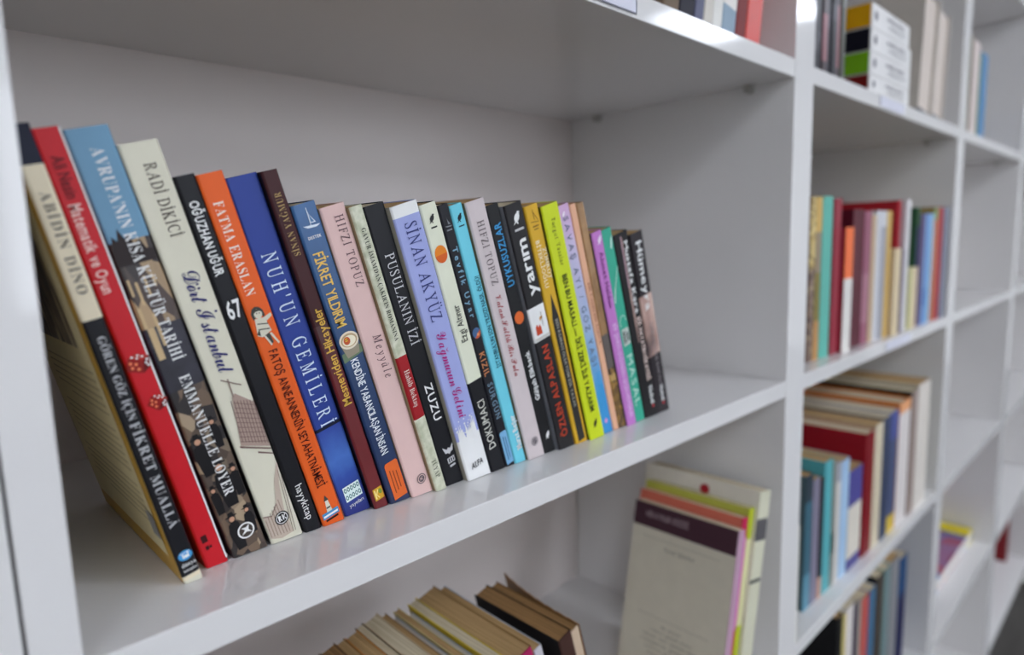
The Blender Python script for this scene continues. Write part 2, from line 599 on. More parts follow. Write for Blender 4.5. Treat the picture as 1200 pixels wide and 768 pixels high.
MOTBROWN = ramp_mat('mottled_brown_cloth', 'voronoi', 220, [(0.0, (70, 52, 48)), (0.6, (120, 92, 80)), (1.0, (190, 170, 130))], 0.5)
MOTYEL = ramp_mat('mottled_yellow_cloth', 'voronoi', 200, [(0.0, (90, 76, 50)), (0.5, (190, 160, 90)), (1.0, (226, 206, 140))], 0.5)
KIDS = ramp_mat('printed_picture_cover', 'voronoi', 26, [(0.0, (60, 60, 140)), (0.3, (90, 130, 190)), (0.55, (180, 70, 80)), (0.8, (70, 50, 130)), (1.0, (150, 170, 200))], 0.35)

G1 = 'paperbacks leaning in a row on the middle shelf'
ROW = {}
def rb(key, x, y, h, lean, w_, d, spine, left, right, label, bands=(), **kw):
    o = book(x, y, ZS, w_ / 1000, h, d, spine, left, right, lean, bands, label=label, group=G1, name='paperback_book', **kw)
    ROW[key] = o
    return o

P135 = 0.130
rb('abidin', -.6060, .0351, .2166, 12.7, 8.5, .150, CREAM, GOLD, GOLD, 'slim cream and black paperback with gold cover edge, leaning against the left upright',
   [(.2005, .2166, NAVY), (.0035, .1345, BLK), (0, .0012, BONE)])
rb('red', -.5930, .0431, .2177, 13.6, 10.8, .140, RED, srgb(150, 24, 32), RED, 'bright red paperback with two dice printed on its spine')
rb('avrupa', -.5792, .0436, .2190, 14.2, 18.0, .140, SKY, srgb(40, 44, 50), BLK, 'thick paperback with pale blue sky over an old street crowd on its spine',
   [(.128, .169, FACADE), (.095, .128, DUSK), (0, .095, CROWD)])
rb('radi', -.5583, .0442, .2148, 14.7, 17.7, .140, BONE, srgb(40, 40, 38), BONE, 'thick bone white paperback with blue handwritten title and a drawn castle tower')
rb('oguz', -.5389, .0438, .2016, 14.9, 9.9, P135, BLK, BLK, BLK, 'thin black paperback with the white number 67 on its spine')
rb('orange', -.5278, .0436, .2031, 15.1, 13.4, P135, ORG, BLK, ORG, 'orange paperback with a small drawing of a running girl')
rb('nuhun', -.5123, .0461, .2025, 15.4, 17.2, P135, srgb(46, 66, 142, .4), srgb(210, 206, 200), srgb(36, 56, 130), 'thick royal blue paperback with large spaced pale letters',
   [(0, .0565, CLOUDY), (.0565, .0585, NAVY)])
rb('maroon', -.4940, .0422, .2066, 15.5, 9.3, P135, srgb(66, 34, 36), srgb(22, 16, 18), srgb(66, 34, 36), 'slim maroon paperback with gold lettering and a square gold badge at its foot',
   [(0, .12, grad_mat('printed_maroon_fade', 0, .12, [(0, (110, 28, 32)), (0.7, (104, 26, 30)), (1, (70, 34, 36))]))])
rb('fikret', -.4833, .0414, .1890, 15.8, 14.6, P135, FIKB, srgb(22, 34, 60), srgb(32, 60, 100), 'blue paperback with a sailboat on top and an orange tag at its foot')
rb('pink', -.4680, .0399, .1879, 15.8, 16.0, P135, srgb(222, 188, 182, .5), srgb(150, 130, 104), srgb(222, 188, 182), 'dusty pink paperback with thin grey capitals, right of the blue sailboat spine', pages=PG_TAN)
rb('gavur', -.4513, .0366, .1886, 15.8, 8.6, P135, MOTTLE, srgb(150, 132, 100), MOTTLE, 'thin mottled pale green paperback with a red band low on its spine',
   [(.0526, .0952, srgb(158, 30, 36))], pages=PG_TAN)
rb('pusula', -.4413, .0389, .1889, 15.8, 15.0, P135, BLK, BLK, BLK, 'black paperback with thin silver outlined letters and a winged badge')
rb('akyuz', -.4255, .0348, .1889, 15.8, 20.2, P135, srgb(160, 168, 218, .45), srgb(170, 165, 150), srgb(160, 168, 218), 'thick lavender paperback with white top and foot and a magenta handwritten title',
   [(.1815, .1889, WHT), (0, .030, WHT)], pages=PG_TAN)
rb('ezgi', -.4036, .0355, .1903, 15.8, 13.2, P135, srgb(222, 224, 202, .5), srgb(120, 122, 100), BLK, 'ivory paperback with black lower half and an orange sun disc',
   [(0, .0689, BLK)], pages=PG_TAN)
rb('tevfik', -.3895, .0357, .1904, 15.8, 8.9, P135, srgb(30, 30, 36), srgb(60, 60, 62), BLK, 'thin black paperback with spaced blue letters and a pale blue tag at its foot')
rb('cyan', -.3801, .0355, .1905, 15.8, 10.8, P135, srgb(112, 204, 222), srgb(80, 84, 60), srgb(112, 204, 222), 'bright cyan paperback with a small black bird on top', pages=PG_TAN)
rb('vatan', -.3683, .0333, .1925, 15.8, 16.8, P135, srgb(206, 194, 194), srgb(120, 110, 80), srgb(206, 194, 194), 'pale greyish pink paperback with red handwritten lettering, right of the cyan spine', pages=PG_TAN)
rb('uyku', -.3504, .0345, .1906, 15.8, 12.3, P135, srgb(26, 26, 28), BLK, BLK, 'black paperback with bright blue capitals above an orange disc', pages=PG_TAN)
rb('yarim', -.3364, .0315, .1907, 15.8, 17.6, P135, srgb(34, 32, 34), srgb(124, 126, 132), BLK, 'black paperback with big white lettering, a white picture and red capitals',
   [(.0895, .1153, WHT)], pages=PG_CREAM)
rb('zumrut', -.3171, .0311, .1905, 15.8, 13.9, P135, srgb(214, 168, 44), srgb(196, 150, 50), srgb(214, 168, 44), 'mustard yellow paperback with a long black pencil shape down its spine', pages=PG_TAN)
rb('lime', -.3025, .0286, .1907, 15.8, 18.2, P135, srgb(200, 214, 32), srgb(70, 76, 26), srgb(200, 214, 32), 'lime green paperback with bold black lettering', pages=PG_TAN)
rb('lilac', -.2822, .0316, .1914, 15.8, 13.4, P135, LILACB, srgb(60, 66, 80), LILACB, 'thin paperback fading from lilac at its head to blue at its foot', pages=PG_TAN)
rb('peach', -.2676, .0317, .1928, 15.8, 7.3, P135, srgb(224, 172, 140), srgb(214, 164, 130), srgb(224, 172, 140), 'very thin peach paperback beside the lilac and blue one', pages=PG_TAN)
rb('brown', -.2597, .0317, .1936, 15.8, 9.1, P135, FIELD, srgb(150, 116, 76), FIELD, 'brown paperback with a golden still life at the foot of its spine',
   [(0, .055, GOLDSTILL), (.055, .085, srgb(100, 92, 88))], pages=PG_TAN)
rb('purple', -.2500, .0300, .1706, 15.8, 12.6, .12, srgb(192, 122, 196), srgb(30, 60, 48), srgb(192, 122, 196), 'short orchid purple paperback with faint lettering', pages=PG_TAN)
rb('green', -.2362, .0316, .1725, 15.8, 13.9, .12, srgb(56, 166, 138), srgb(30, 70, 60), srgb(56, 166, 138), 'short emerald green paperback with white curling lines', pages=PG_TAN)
rb('mustafa', -.2212, .0318, .1681, 15.8, 20.4, .12, srgb(24, 22, 24), BLK, BLK, 'short black paperback with small white lettering and a narrow portrait strip', pages=PG_TAN)
rb('humeyra', -.1989, .0331, .1679, 15.0, 19.0, .12, srgb(40, 34, 38), BLK, srgb(190, 186, 188), 'short black paperback with a portrait photo, last of the leaning row', [(.055, .112, PORT2)], pages=PG_TAN)

# ---- lettering and marks on the leaning row (millimetres on each spine)
T = []
def t_(key, s, style, mat, dirn, t0, t1, sc, hg, gap=0.0, off=None, name='title_lettering', shear=0.0):
    T.append((key, s, style, mat, dirn, t0, t1, sc, hg, gap, off, name, shear))
au = 'author_lettering'
t_('abidin', 'ABİDİN DİNO', 'serif', GREY, 'dn', 189.5, 146, 4.6, 4.0, .1, name=au)
t_('abidin', 'GÖREN GÖZ İÇİN', 'serif', SILV, 'dn', 126.5, 86.5, 4.7, 3.4, .02)
t_('abidin', 'FİKRET MUALLÂ', 'serif', SILV, 'dn', 85, 30, 4.7, 4.2, .06)
t_('abidin', 'dünya', 'serif', WHT, 'ac', 1.5, 8.0, 9.4, 2.0, name='publisher_lettering')
t_('abidin', 'kitapları', 'serif', WHT, 'ac', 1.6, 8.2, 6.4, 1.3, name='publisher_lettering')
t_('red', 'Ali Nesin', 'sansb', srgb(112, 22, 30), 'dn', 206, 188, 5.6, 4.6, name=au)
t_('red', 'Matematik ve Oyun', 'sansb', srgb(236, 196, 190), 'dn', 185.5, 145.6, 5.0, 4.8)
t_('avrupa', "AVRUPA'NIN KISA KÜLTÜR TARİHİ", 'serif', WHT, 'dn', 210, 109.5, 10.0, 5.4, .02)
t_('avrupa', 'EMMANUELLE LOYER', 'serif', WHT, 'dn', 101.5, 34, 9.6, 5.2, .03, name=au)
t_('radi', 'RADİ DİKİCİ', 'serifr', srgb(70, 62, 58), 'dn', 205, 170.5, 10.2, 5.4, .06, name=au)
t_('radi', 'Dört İstanbul', 'script', srgb(34, 36, 104), 'dn', 153, 99, 10.2, 8.4, -.06)
t_('oguz', 'OĞUZHAN UĞUR', 'sansb', WHT, 'dn', 189, 151.5, 4.6, 4.6, name=au)
t_('oguz', '67', 'sansb', WHT, 'ac', 1.4, 9.0, 133.5, 9.2, 0, .02, name='number')
t_('oguz', 'hayykitap', 'sans', WHT, 'dn', 29.2, 6.8, 5.2, 4.2, name='publisher_lettering')
t_('orange', 'FATMA ERASLAN', 'serif', srgb(250, 226, 210), 'dn', 189, 140, 5.6, 5.2, .04, name=au)
t_('orange', 'FATOŞ ANNEANNENİN SEYAHATNÂMESİ', 'sans', srgb(60, 16, 10), 'dn', 109, 23.6, 6.4, 5.0, 0, .006)
t_('nuhun', "NUH'UN GEMİLERİ", 'serifr', srgb(206, 222, 240), 'dn', 161.5, 58.6, 8.4, 8.4, .32)
t_('nuhun', 'yayınları', 'sans', WHT, 'ac', 4.4, 14.2, 5.0, 2.4, name='publisher_lettering')
t_('maroon', 'SİNAN YAĞMUR', 'serif', srgb(170, 142, 92), 'up', 195, 160.7, 4.5, 3.8, .06, name=au)
t_('maroon', 'Mesneviden Hikayeler', 'sansb', srgb(216, 172, 76), 'up', 129.8, 70, 4.6, 5.2, -.02, .016)
t_('fikret', 'DESTEK', 'sansb', WHT, 'ac', 3.4, 11.4, 170.2, 1.6, .1, name='publisher_lettering')
t_('fikret', 'FİKRET YILDIRIM', 'sansb', srgb(228, 190, 96), 'dn', 161.6, 117.6, 6.2, 6.4, -.02, .014, name=au)
t_('fikret', 'KENDİNE YABANCILAŞAN İNSAN', 'sansb', srgb(226, 232, 236), 'dn', 97, 33, 6.8, 5.0, -.02, .014)
t_('pink', 'HIFZI TOPUZ', 'serifr', srgb(110, 84, 88), 'dn', 182, 140, 9.8, 5.4, .12, name=au)
t_('pink', 'Meyyâle', 'serifr', srgb(104, 80, 86), 'dn', 109.4, 81.8, 10.0, 5.6, .18, shear=.2)
t_('gavur', "GÂVUR İMAM'DAN ÇAKIR'IN ROMANINA", 'serif', srgb(30, 34, 28), 'dn', 175.6, 105.8, 4.4, 3.0, .0)
t_('gavur', 'Habib Bektaş', 'serif', srgb(226, 206, 196), 'dn', 86, 61.2, 4.4, 3.8, name=au)
t_('gavur', 'TÜYAP', 'serif', srgb(80, 84, 66), 'dn', 22, 9, 4.3, 3.6, name='publisher_lettering')
t_('pusula', 'PUSULANIN İZİ', 'serifr', SILV, 'dn', 159, 100.2, 8.0, 6.6, .06)
t_('pusula', 'ZUZU', 'sansb', WHT, 'dn', 72.4, 46.4, 8.2, 6.0, .04, .012, name=au)
t_('akyuz', 'SİNAN AKYÜZ', 'serifr', srgb(56, 62, 120), 'dn', 177.4, 113.6, 10.6, 8.8, .08, name=au)
t_('akyuz', 'Yağmurun Gelini', 'script', srgb(170, 30, 120), 'dn', 105.4, 44.6, 10.6, 8.4, -.05)
t_('akyuz', 'ALFA', 'sansb', srgb(40, 40, 46), 'ac', 5.0, 15.6, 8.4, 4.0, name='publisher_lettering', shear=.2)
t_('ezgi', 'Ezgi Altıner', 'sans', srgb(50, 50, 50), 'up', 123, 97.4, 6.6, 5.2, name=au, off=.004)
t_('ezgi', 'DOKUMACI', 'sans', srgb(206, 206, 196), 'up', 54, 16.6, 6.0, 6.2, off=.006)
t_('tevfik', 'Tevfik Uyar', 'sansb', srgb(120, 160, 184), 'dn', 162.6, 113.8, 4.6, 4.2, .22, name=au)
t_('tevfik', 'KIZIL', 'sansb', srgb(198, 128, 84), 'dn', 88.4, 71, 4.2, 4.6, .12)
t_('tevfik', 'SÜRGÜN', 'sansb', srgb(108, 132, 150), 'dn', 65.4, 37.8, 4.4, 4.6, .14)
t_('cyan', "İSTANBUL'UN SON YILDIZI NASIL ÖLDÜ?", 'sansb', srgb(20, 70, 90), 'up', 141.6, 74.6, 7.0, 3.6, 0, .01)
t_('cyan', 'Murat Beşer', 'sansb', WHT, 'up', 36.2, 9, 6.8, 5.0, name=au)
t_('vatan', 'HIFZI TOPUZ', 'serifr', srgb(90, 78, 80), 'dn', 178.8, 134.2, 8.4, 6.0, .1, name=au)
t_('vatan', 'Vatanı Sattık Bir Pula', 'script', srgb(164, 60, 66), 'dn', 127, 65.8, 8.6, 5.8, -.04)
t_('uyku', 'UYKUSUZLAR', 'sansb', srgb(60, 150, 206), 'up', 177.8, 132.6, 6.2, 6.2, 0, .018)
t_('uyku', 'Gülşah Elikbank', 'sansb', WHT, 'up', 82.6, 43.3, 5.8, 4.4, name=au)
t_('yarim', 'yarım', 'sansb', WHT, 'up', 165.4, 123.5, 8.2, 9.6, -.02)
t_('yarim', 'ÖZLEN ALPASLAN', 'sansb', srgb(186, 66, 40), 'up', 84.8, 8.2, 8.4, 6.6, .02, name=au)
t_('zumrut', 'ZÜMRÜT', 'sansb', srgb(240, 228, 190), 'dn', 158.4, 134.8, 10.2, 3.8, .04, .014, name=au)
t_('zumrut', 'BİTEKLİOĞLU', 'sansb', srgb(240, 228, 190), 'dn', 164.8, 129.4, 5.0, 3.8, .02, .014, name=au)
t_('zumrut', 'BEN ROMAN OLSAYDIM BİR YAZAR', 'sansb', srgb(150, 148, 140), 'dn', 104, 30, 7.2, 3.0)
t_('lime', 'Turgut Yasalar', 'sans', srgb(80, 92, 20), 'dn', 180.6, 144.8, 9.0, 4.2, .16, name=au)
t_('lime', 'BEN BU MASALI — İKİ ZEKİ İLE YAZARIM', 'sansb', srgb(56, 64, 16), 'dn', 137.6, 22.5, 8.8, 5.2, -.02)
t_('lilac', 'SAVAŞ AYI / GÖZ YAŞI', 'sans', srgb(106, 116, 140), 'dn', 182.4, 60.4, 6.4, 5.6, .22)
t_('peach', 'BİR KADIN BİR DÜNYA', 'sans', srgb(140, 88, 60), 'dn', 130, 78, 3.8, 2.6, .02)
t_('purple', 'Ahmet Haldun', 'sansb', srgb(110, 40, 108), 'dn', 154, 107, 6.6, 4.4, .04, name=au)
t_('purple', 'BİR ŞEHRİN DÜŞÜNDEN GEÇEN MEVSİMLER', 'sans', srgb(232, 206, 234), 'dn', 92.4, 6, 6.4, 4.4, .02)
t_('green', 'MASAL', 'sans', srgb(196, 230, 216), 'dn', 62, 14, 7.2, 7.4, .1)
t_('mustafa', 'Mustafa Kara', 'sansb', WHT, 'dn', 160, 96, 14.2, 5.0, name=au)
t_('mustafa', 'BİR HAYATIN HİKAYESİ', 'sansb', srgb(230, 206, 196), 'dn', 92, 32, 14.2, 5.0)
t_('mustafa', 'Nobel', 'sansb', WHT, 'dn', 26, 9, 14.2, 5.2, name='publisher_lettering')
t_('humeyra', 'Hümeyra', 'sansb', WHT, 'dn', 160, 98, 10.0, 8.2, .02, .016, name=au)
t_('humeyra', 'GÖKYÜZÜNE BAKAN', 'sans', srgb(140, 134, 136), 'dn', 86, 26, 10.2, 4.6)
t_('humeyra', 'Nobel', 'sansb', WHT, 'dn', 24, 9, 10.4, 5.0, name='publisher_lettering')
EXTRA = [('', 'sans', 'BİLİNMEYENORTAÇ')]
CAPT = []
def need():
    s = set()
    for r in T + CAPT:
        st = r[2]
        of = OFF[st] if r[10] is None else r[10]
        for ch in r[1]:
            if ch != ' ':
                s.add((map_char(ch, st)[0], of))
    return sorted(s)

# lettering on other things, glyphs requested here too
def cap(s, style='sans', off=None):
    CAPT.append((None, s, style, None, None, 0, 0, 0, 0, 0, off, None, 0))
cap('HİKAYELER DİZİSİ', 'sansb'); cap('Yeni Şiirler', 'serif'); cap('ANSİKLOPEDİ', 'sansb'); cap('SÖZLÜK CİLT', 'sansb')
cap('Bir akşam vakti geldi bize uzak bir şehirden rüzgarla gelen ses sonra yine sustu bütün sokaklar ve deniz')
cap('MESNEVİ', 'sansb'); cap('TOPLU ESERLER', 'sansb')
make_glyphs(need())
for (key, s, style, mat, dirn, t0, t1, sc, hg, gap, off, nm, sh) in T:
    letters(ROW[key], s, style, mat, dirn, t0, t1, sc, hg, gap, nm, off=off, shear=sh)

# marks
LB = srgb(70, 150, 205)
R = ROW
poly(R['abidin'], [(LB, disc(4.6, 14.0, 3.3, ry=2.6)), (WHT, rect(3.2, 3.9, 12.6, 14.8)), (WHT, disc(4.8, 13.4, .9, 10)), (WHT, rect(5.6, 6.2, 12.6, 15.4)), (WHT, rect(2.2, 7.0, 15.2, 15.5))], 'publisher_logo')
# gold rear cover of the first book: cream print with a dark sketch and text lines
q = MB()
E2 = 0.0002
CRP = srgb(222, 206, 160, .5)
SK = ramp_mat('printed_ink_sketch', 'noise', 120, [(0.4, (50, 44, 40)), (0.55, (120, 104, 84)), (0.7, (200, 184, 146))], 0.5, (1, 1, .3))
def side(y0, y1, z0, z1, m, e):
    q.face([(-e, y1, z0), (-e, y0, z0), (-e, y0, z1), (-e, y1, z1)], m)
side(.011, .147, .012, .205, CRP, E2)
side(.03, .12, .12, .195, SK, E2 * 2)
for k in range(20):
    zz = .108 - k * .0042
    if k in (6, 13):
        continue
    side(.018, .128 - (0.03 if k in (5, 12, 19) else 0.004 * random.random()), zz, zz + .0011, srgb(184, 168, 128, .6), E2 * 2)
side(.010, .022, .022, .036, srgb(140, 138, 134), E2 * 3)
q.build('back_cover_print', R['abidin'])

def die(parent, cx_, cy_, k, rot):
    dr = srgb(104, 20, 22, .35); dl = srgb(142, 30, 28, .35)
    sh = [(dl, xf([(-1, -.3), (.35, -.75), (.5, .5), (-.75, .85)], cx_, cy_, k, rot)),
          (dr, xf([(.35, -.75), (1.0, -.2), (1.05, .85), (.5, .5)], cx_, cy_, k, rot)),
          (srgb(172, 50, 42, .35), xf([(-.75, .85), (.5, .5), (1.05, .85), (-.1, 1.2)], cx_, cy_, k, rot))]
    for (a, b) in ((-.4, .9), (.1, 1.0), (.45, .85), (.0, .75)):
        sh.append((WHT, xf(disc(a, b, .13, 8, .09), cx_, cy_, k, rot)))
    for (a, b) in ((-.6, .35), (-.15, .2), (-.5, -.1), (0, -.3)):
        sh.append((srgb(236, 130, 90), xf(disc(a, b, .15, 8), cx_, cy_, k, rot)))
    for (a, b) in ((.7, .2), (.85, -.05), (.8, .5)):
        sh.append((WHT, xf(disc(a, b, .12, 8), cx_, cy_, k, rot)))
    poly(parent, sh, 'printed_die')
die(R['red'], 5.0, 110, 5.0, -.15)
die(R['red'], 6.4, 90, 4.0, -.5)
poly(R['red'], [(srgb(60, 14, 18), rect(2.4, 5.2, 13.5, 17.6)), (srgb(60, 14, 18), rect(3.0, 4.6, 9.2, 11.4)), (srgb(60, 14, 18), rect(4.9, 6.0, 9.6, 11.0))], 'publisher_logo')
poly(R['red'], [(WHT, rect(10.0, 10.75, 0.2, 217.4))], 'white_spine_edge')
# avrupa: roofline, lit windows, standing figures
FIG = srgb(26, 24, 26, .45)
HAT = [(-.35, -2.2), (.4, -2.2), (.55, -.4), (.4, .35), (.2, .5), (.3, .75), (.22, 1.0), (.5, 1.02), (.5, 1.12), (.25, 1.14), (.2, 1.45), (-.2, 1.45), (-.25, 1.14), (-.5, 1.12), (-.5, 1.02), (-.22, 1.0), (-.3, .75), (-.2, .5), (-.45, .35), (-.6, -.4)]
rf_ = [(srgb(46, 38, 38), [(0.6, 165), (2.2, 172), (4, 169.5), (5.4, 175), (7.2, 170), (9, 171.5), (10.2, 167), (13, 168.5), (14.4, 164), (17.3, 163), (17.3, 158), (.6, 158)])]
for (a, b, c, d_) in ((1.2, 2.6, 128, 138), (4.2, 5.4, 139, 150), (8.4, 9.4, 142, 152), (1.4, 2.4, 144, 152), (12, 13, 146, 152), (2, 5, 112, 128), (6.2, 7.6, 118, 134)):
    rf_.append((srgb(196, 170, 130), rect(a, b, c, d_)))
poly(R['avrupa'], rf_, 'printed_facade', .00022)
sh = []
for (a, b, k) in ((4.2, 62, 6.4), (13.6, 70, 4.8), (9.2, 44, 7.6), (2.6, 36, 4.6), (15.2, 42, 5.0), (6, 16, 6), (14.2, 18, 4.6)):
    sh.append((FIG, [(min(17.2, max(.5, s)), min(95, max(.5, t))) for s, t in xf(HAT, a, b, k)]))
    sh.append((srgb(196, 150, 122), disc(a, b + k * .78, k * .24, 10)))
poly(R['avrupa'], sh, 'printed_crowd_figures', .00022)
# redraw order: lettering already sits further forward
def ring_logo(parent, cx_, cy_, r, m_ring, m_in, inner, name='publisher_logo'):
    poly(parent, [(m_ring, disc(cx_, cy_, r, 24)), (m_in, disc(cx_, cy_, r * .82, 24))] + inner, name, .0005)
ring_logo(R['avrupa'], 10.4, 11.2, 4.4, WHT, srgb(66, 58, 52), [(WHT, xf([(-.6, -.4), (-.1, .1), (-.5, .5), (.1, .35), (.55, .6), (.3, .0), (.6, -.5), (.05, -.2)], 10.4, 11.2, 4.4))])
# radi: woven tower drawing and arch
LN = srgb(120, 96, 90, .55); TWR = srgb(168, 146, 134, .55)
sh = [(TWR, [(3.2, 60), (17.2, 52.5), (17.2, 79), (9.5, 87.5), (7.6, 86)])]
for k in range(9):
    a = 62 + k * 2.6
    sh.append((LN, [(3.6 + k * .46, a), (17.2, a - 6.6 + k * .1), (17.2, a - 6.2 + k * .1), (3.6 + k * .46, a + .45)]))
for k in range(9):
    b = 4.6 + k * 1.5
    sh.append((LN, [(b, 61.4 - k * .85), (b + .35, 61.2 - k * .85), (b + 2.0 if b < 15 else 17.2, 84.5 - k * .6), (b + 1.6 if b < 15 else 16.9, 84.6 - k * .6)]))
sh += [(LN, [(8.0, 86), (8.4, 96), (8.9, 96), (8.6, 86)]), (LN, [(5.2, 96.5), (14, 90), (14.2, 90.5), (5.4, 97)]),
       (LN, [(2.6, 60.2), (17.2, 51.5), (17.2, 50.6), (2.4, 59.2)]), (LN, [(10, 52), (17.2, 47.6), (17.2, 48.4), (10.2, 53)])]
poly(R['radi'], sh, 'printed_tower_drawing')
sh = [(srgb(188, 172, 156), [(.4, 3.5), (6, .4), (13, .4), (12.2, 14), (14.5, 30), (17.3, 40), (17.3, 43), (12.5, 33), (9.2, 20), (5, 15), (.4, 17)])]
for k in range(7):
    sh.append((LN, [(1 + k * 1.7, 4.0 - k * .4), (1.3 + k * 1.7, 4.0 - k * .4), (1.5 + k * 1.6, 15 + k * 1.2), (1.2 + k * 1.6, 15 + k * 1.2)]))
sh += [(LN, [(12.8, .5), (13.1, .5), (16.4, 38), (16.1, 38)]), (LN, [(14.2, .5), (14.5, .5), (17.2, 34), (16.9, 34)]), (LN, [(.4, 17), (5, 15), (9.2, 20), (9.1, 20.6), (5, 15.6), (.4, 17.6)])]
poly(R['radi'], sh, 'printed_arch_drawing')
ring_logo(R['radi'], 9.6, 11.4, 4.0, INK, WHT, [(INK, disc(9.6, 11.4, 2.9, 20)), (WHT, rect(7.6, 8.3, 9.8, 13.2)), (WHT, [(8.3, 13.2), (9.4, 12.6), (8.8, 11.4), (9.5, 9.8), (8.9, 9.8), (8.3, 11.2)]), (WHT, rect(10, 10.6, 9.8, 13.2)), (WHT, [(10.6, 11.6), (11.6, 13.2), (12, 13), (11, 11.4), (12, 9.9), (11.5, 9.7)])])
# orange: girl drawing and lighthouse logo
GW = srgb(212, 206, 186, .55); GD = srgb(66, 66, 60, .55)
sh = [(GD, [(2.2, 127.6), (1.9, 130.4), (3.0, 132.8), (5.0, 133.8), (7.2, 133.0), (8.6, 131.0), (8.9, 128.2), (7.8, 126.6), (7.6, 128.0), (3.4, 127.8), (3.0, 126.8)]), (GW, disc(5.6, 129.6, 2.2, 14, 2.5)), (GD, [(3.4, 130.2), (4.4, 132), (6.8, 132), (7.8, 130.2), (6.6, 131), (4.6, 131)]), (GW, [(3.0, 127.5), (8, 127), (12.2, 128.2), (12.2, 126.4), (8.6, 124.6), (9.6, 119), (3.8, 117.2), (1.6, 118.6)]),
      (GD, [(1.4, 119.4), (3.6, 122), (3.2, 118)]), (GD, [(4.4, 117.4), (8, 118.4), (8.6, 112.6), (7.2, 112)]), (GW, [(8, 117.8), (9.2, 118), (11.6, 111.6), (10.8, 110.8)]), (GW, [(4.6, 117.6), (5.6, 117.6), (7.6, 111.8), (6.8, 111.2)]),
      (GD, disc(5.0, 130.2, .35, 6)), (GD, disc(6.4, 129.9, .35, 6)), (GD, [(3.4, 125), (9, 123.4), (9, 122.8), (3.4, 124.4)]), (GD, [(3, 122), (9, 120.6), (9, 120), (3, 121.4)])]
poly(R['orange'], sh, 'printed_girl_drawing')
poly(R['orange'], [(srgb(70, 140, 190), rect(1.2, 11.6, 3.4, 7.2)), (GW, [(4.6, 7), (8, 7), (7.2, 14), (5.4, 14)]), (GD, [(4.8, 14), (7.8, 14), (6.3, 17.5)]), (GD, rect(5, 7.5, 9, 10)), (WHT, rect(1.8, 11, 4.4, 5.6)), (INK, rect(2.4, 10.4, 1.6, 2.8))], 'publisher_logo')
# nuhun: squiggle box
sh = [(srgb(220, 236, 232), rect(3.6, 14.8, 7.8, 17.6))]
for rr in (10.4, 15.2):
    for k in range(5):
        sh.append((srgb(60, 110, 110), disc(4.9 + k * 2.15, rr, .95, 8, 1.6)))
        sh.append((srgb(220, 236, 232), disc(4.9 + k * 2.15, rr, .45, 8, .9)))
poly(R['nuhun'], sh, 'publisher_logo')
poly(R['maroon'], [(srgb(206, 158, 40), rect(1.8, 8.2, 4.6, 12.6)), (srgb(240, 220, 140), rect(2.5, 3.4, 5.6, 11.6)), (srgb(240, 220, 140), [(3.4, 8.4), (5, 11.6), (5.6, 11.2), (4, 8.2), (5.4, 5.8), (4.8, 5.6)]), (srgb(120, 150, 60), disc(6.6, 9.6, 1.2, 10, 1.8))], 'publisher_logo')
SAIL = [(srgb(214, 226, 236), xf(BOATS, 7.6, 180.0, 6.2)), (srgb(86, 126, 168), xf([(.06, .5), (.1, .35), (.42, -.28), (.06, -.28)], 7.6, 180, 6.2)), (srgb(214, 226, 236), xf(HULL, 7.6, 180, 6.0)), (srgb(214, 226, 236), xf([(-.04, -.6), (.02, -.6), (.04, 1.05), (-.02, 1.05)], 7.6, 180, 6.0))]
poly(R['fikret'], SAIL, 'publisher_logo')
poly(R['fikret'], [(srgb(104, 124, 96), [(.4, 96.5), (14.2, 99), (14.2, 104), (.4, 102)]), (srgb(150, 140, 120), [(1.2, 108), (13.6, 108), (11.8, 99.5), (3.6, 98.6)]), (srgb(226, 214, 190), disc(7.6, 108.5, 6.4, 24, 5.2)), (srgb(186, 160, 120), disc(7.6, 108.5, 5.3, 24, 4.0)), (srgb(236, 226, 200), disc(7.6, 108.2, 4.4, 20, 3.2)), (srgb(196, 90, 50), disc(6.2, 108.6, 2.2, 14, 2.4)), (srgb(226, 170, 60), disc(6.0, 109.2, 1.1, 10)), (srgb(80, 30, 24), disc(5.5, 109.2, .35, 6)), (srgb(80, 30, 24), disc(6.6, 109.2, .35, 6))], 'printed_bowl_picture')
q_ = [(srgb(222, 104, 46), [(3.4, .8), (13.2, .8), (13.2, 25), (12.4, 26.4), (4.4, 26.4), (3.4, 25)])]
for k in range(3):
    q_.append((srgb(110, 50, 24), rect(5.6 + k * 2.2, 6.2 + k * 2.2, 5 + k, 21 - k)))
poly(R['fikret'], q_, 'orange_tag')
ring_logo(R['pink'], 10.0, 8.6, 3.4, srgb(90, 80, 84), srgb(222, 188, 182), [(srgb(90, 80, 84), disc(10, 8.6, 2.3, 16)), (srgb(222, 188, 182), xf([(-.5, -.5), (.5, .5), (.35, .6), (-.6, -.35)], 10, 8.6, 2.2)), (srgb(222, 188, 182), xf([(.5, -.5), (-.5, .5), (-.6, .4), (.4, -.6)], 10, 8.6, 2.2))])
ring_logo(R['vatan'], 9.4, 11.2, 3.4, srgb(90, 84, 90), srgb(206, 194, 194), [(srgb(90, 84, 90), disc(9.4, 11.2, 2.3, 16)), (srgb(206, 194, 194), xf([(-.5, -.5), (.5, .5), (.35, .6), (-.6, -.35)], 9.4, 11.2, 2.2))])
poly(R['pusula'], [(SILV, xf([(-1, 1), (-.3, .35), (0, .6), (.3, .35), (1, 1), (.7, -.1), (.25, -.2), (0, -.5), (-.25, -.2), (-.7, -.1)], 9.4, 22, 4.6)), (SILV, rect(6.4, 12.2, 13.6, 17.6)), (BLK, rect(7.2, 8.2, 14.2, 17.0)), (BLK, rect(9.0, 10, 14.2, 17.0)), (BLK, rect(10.8, 11.6, 14.2, 17.0)), (SILV, rect(7, 11.6, 10.8, 12.2))], 'publisher_logo')
sh = []
rs = random.Random(3)
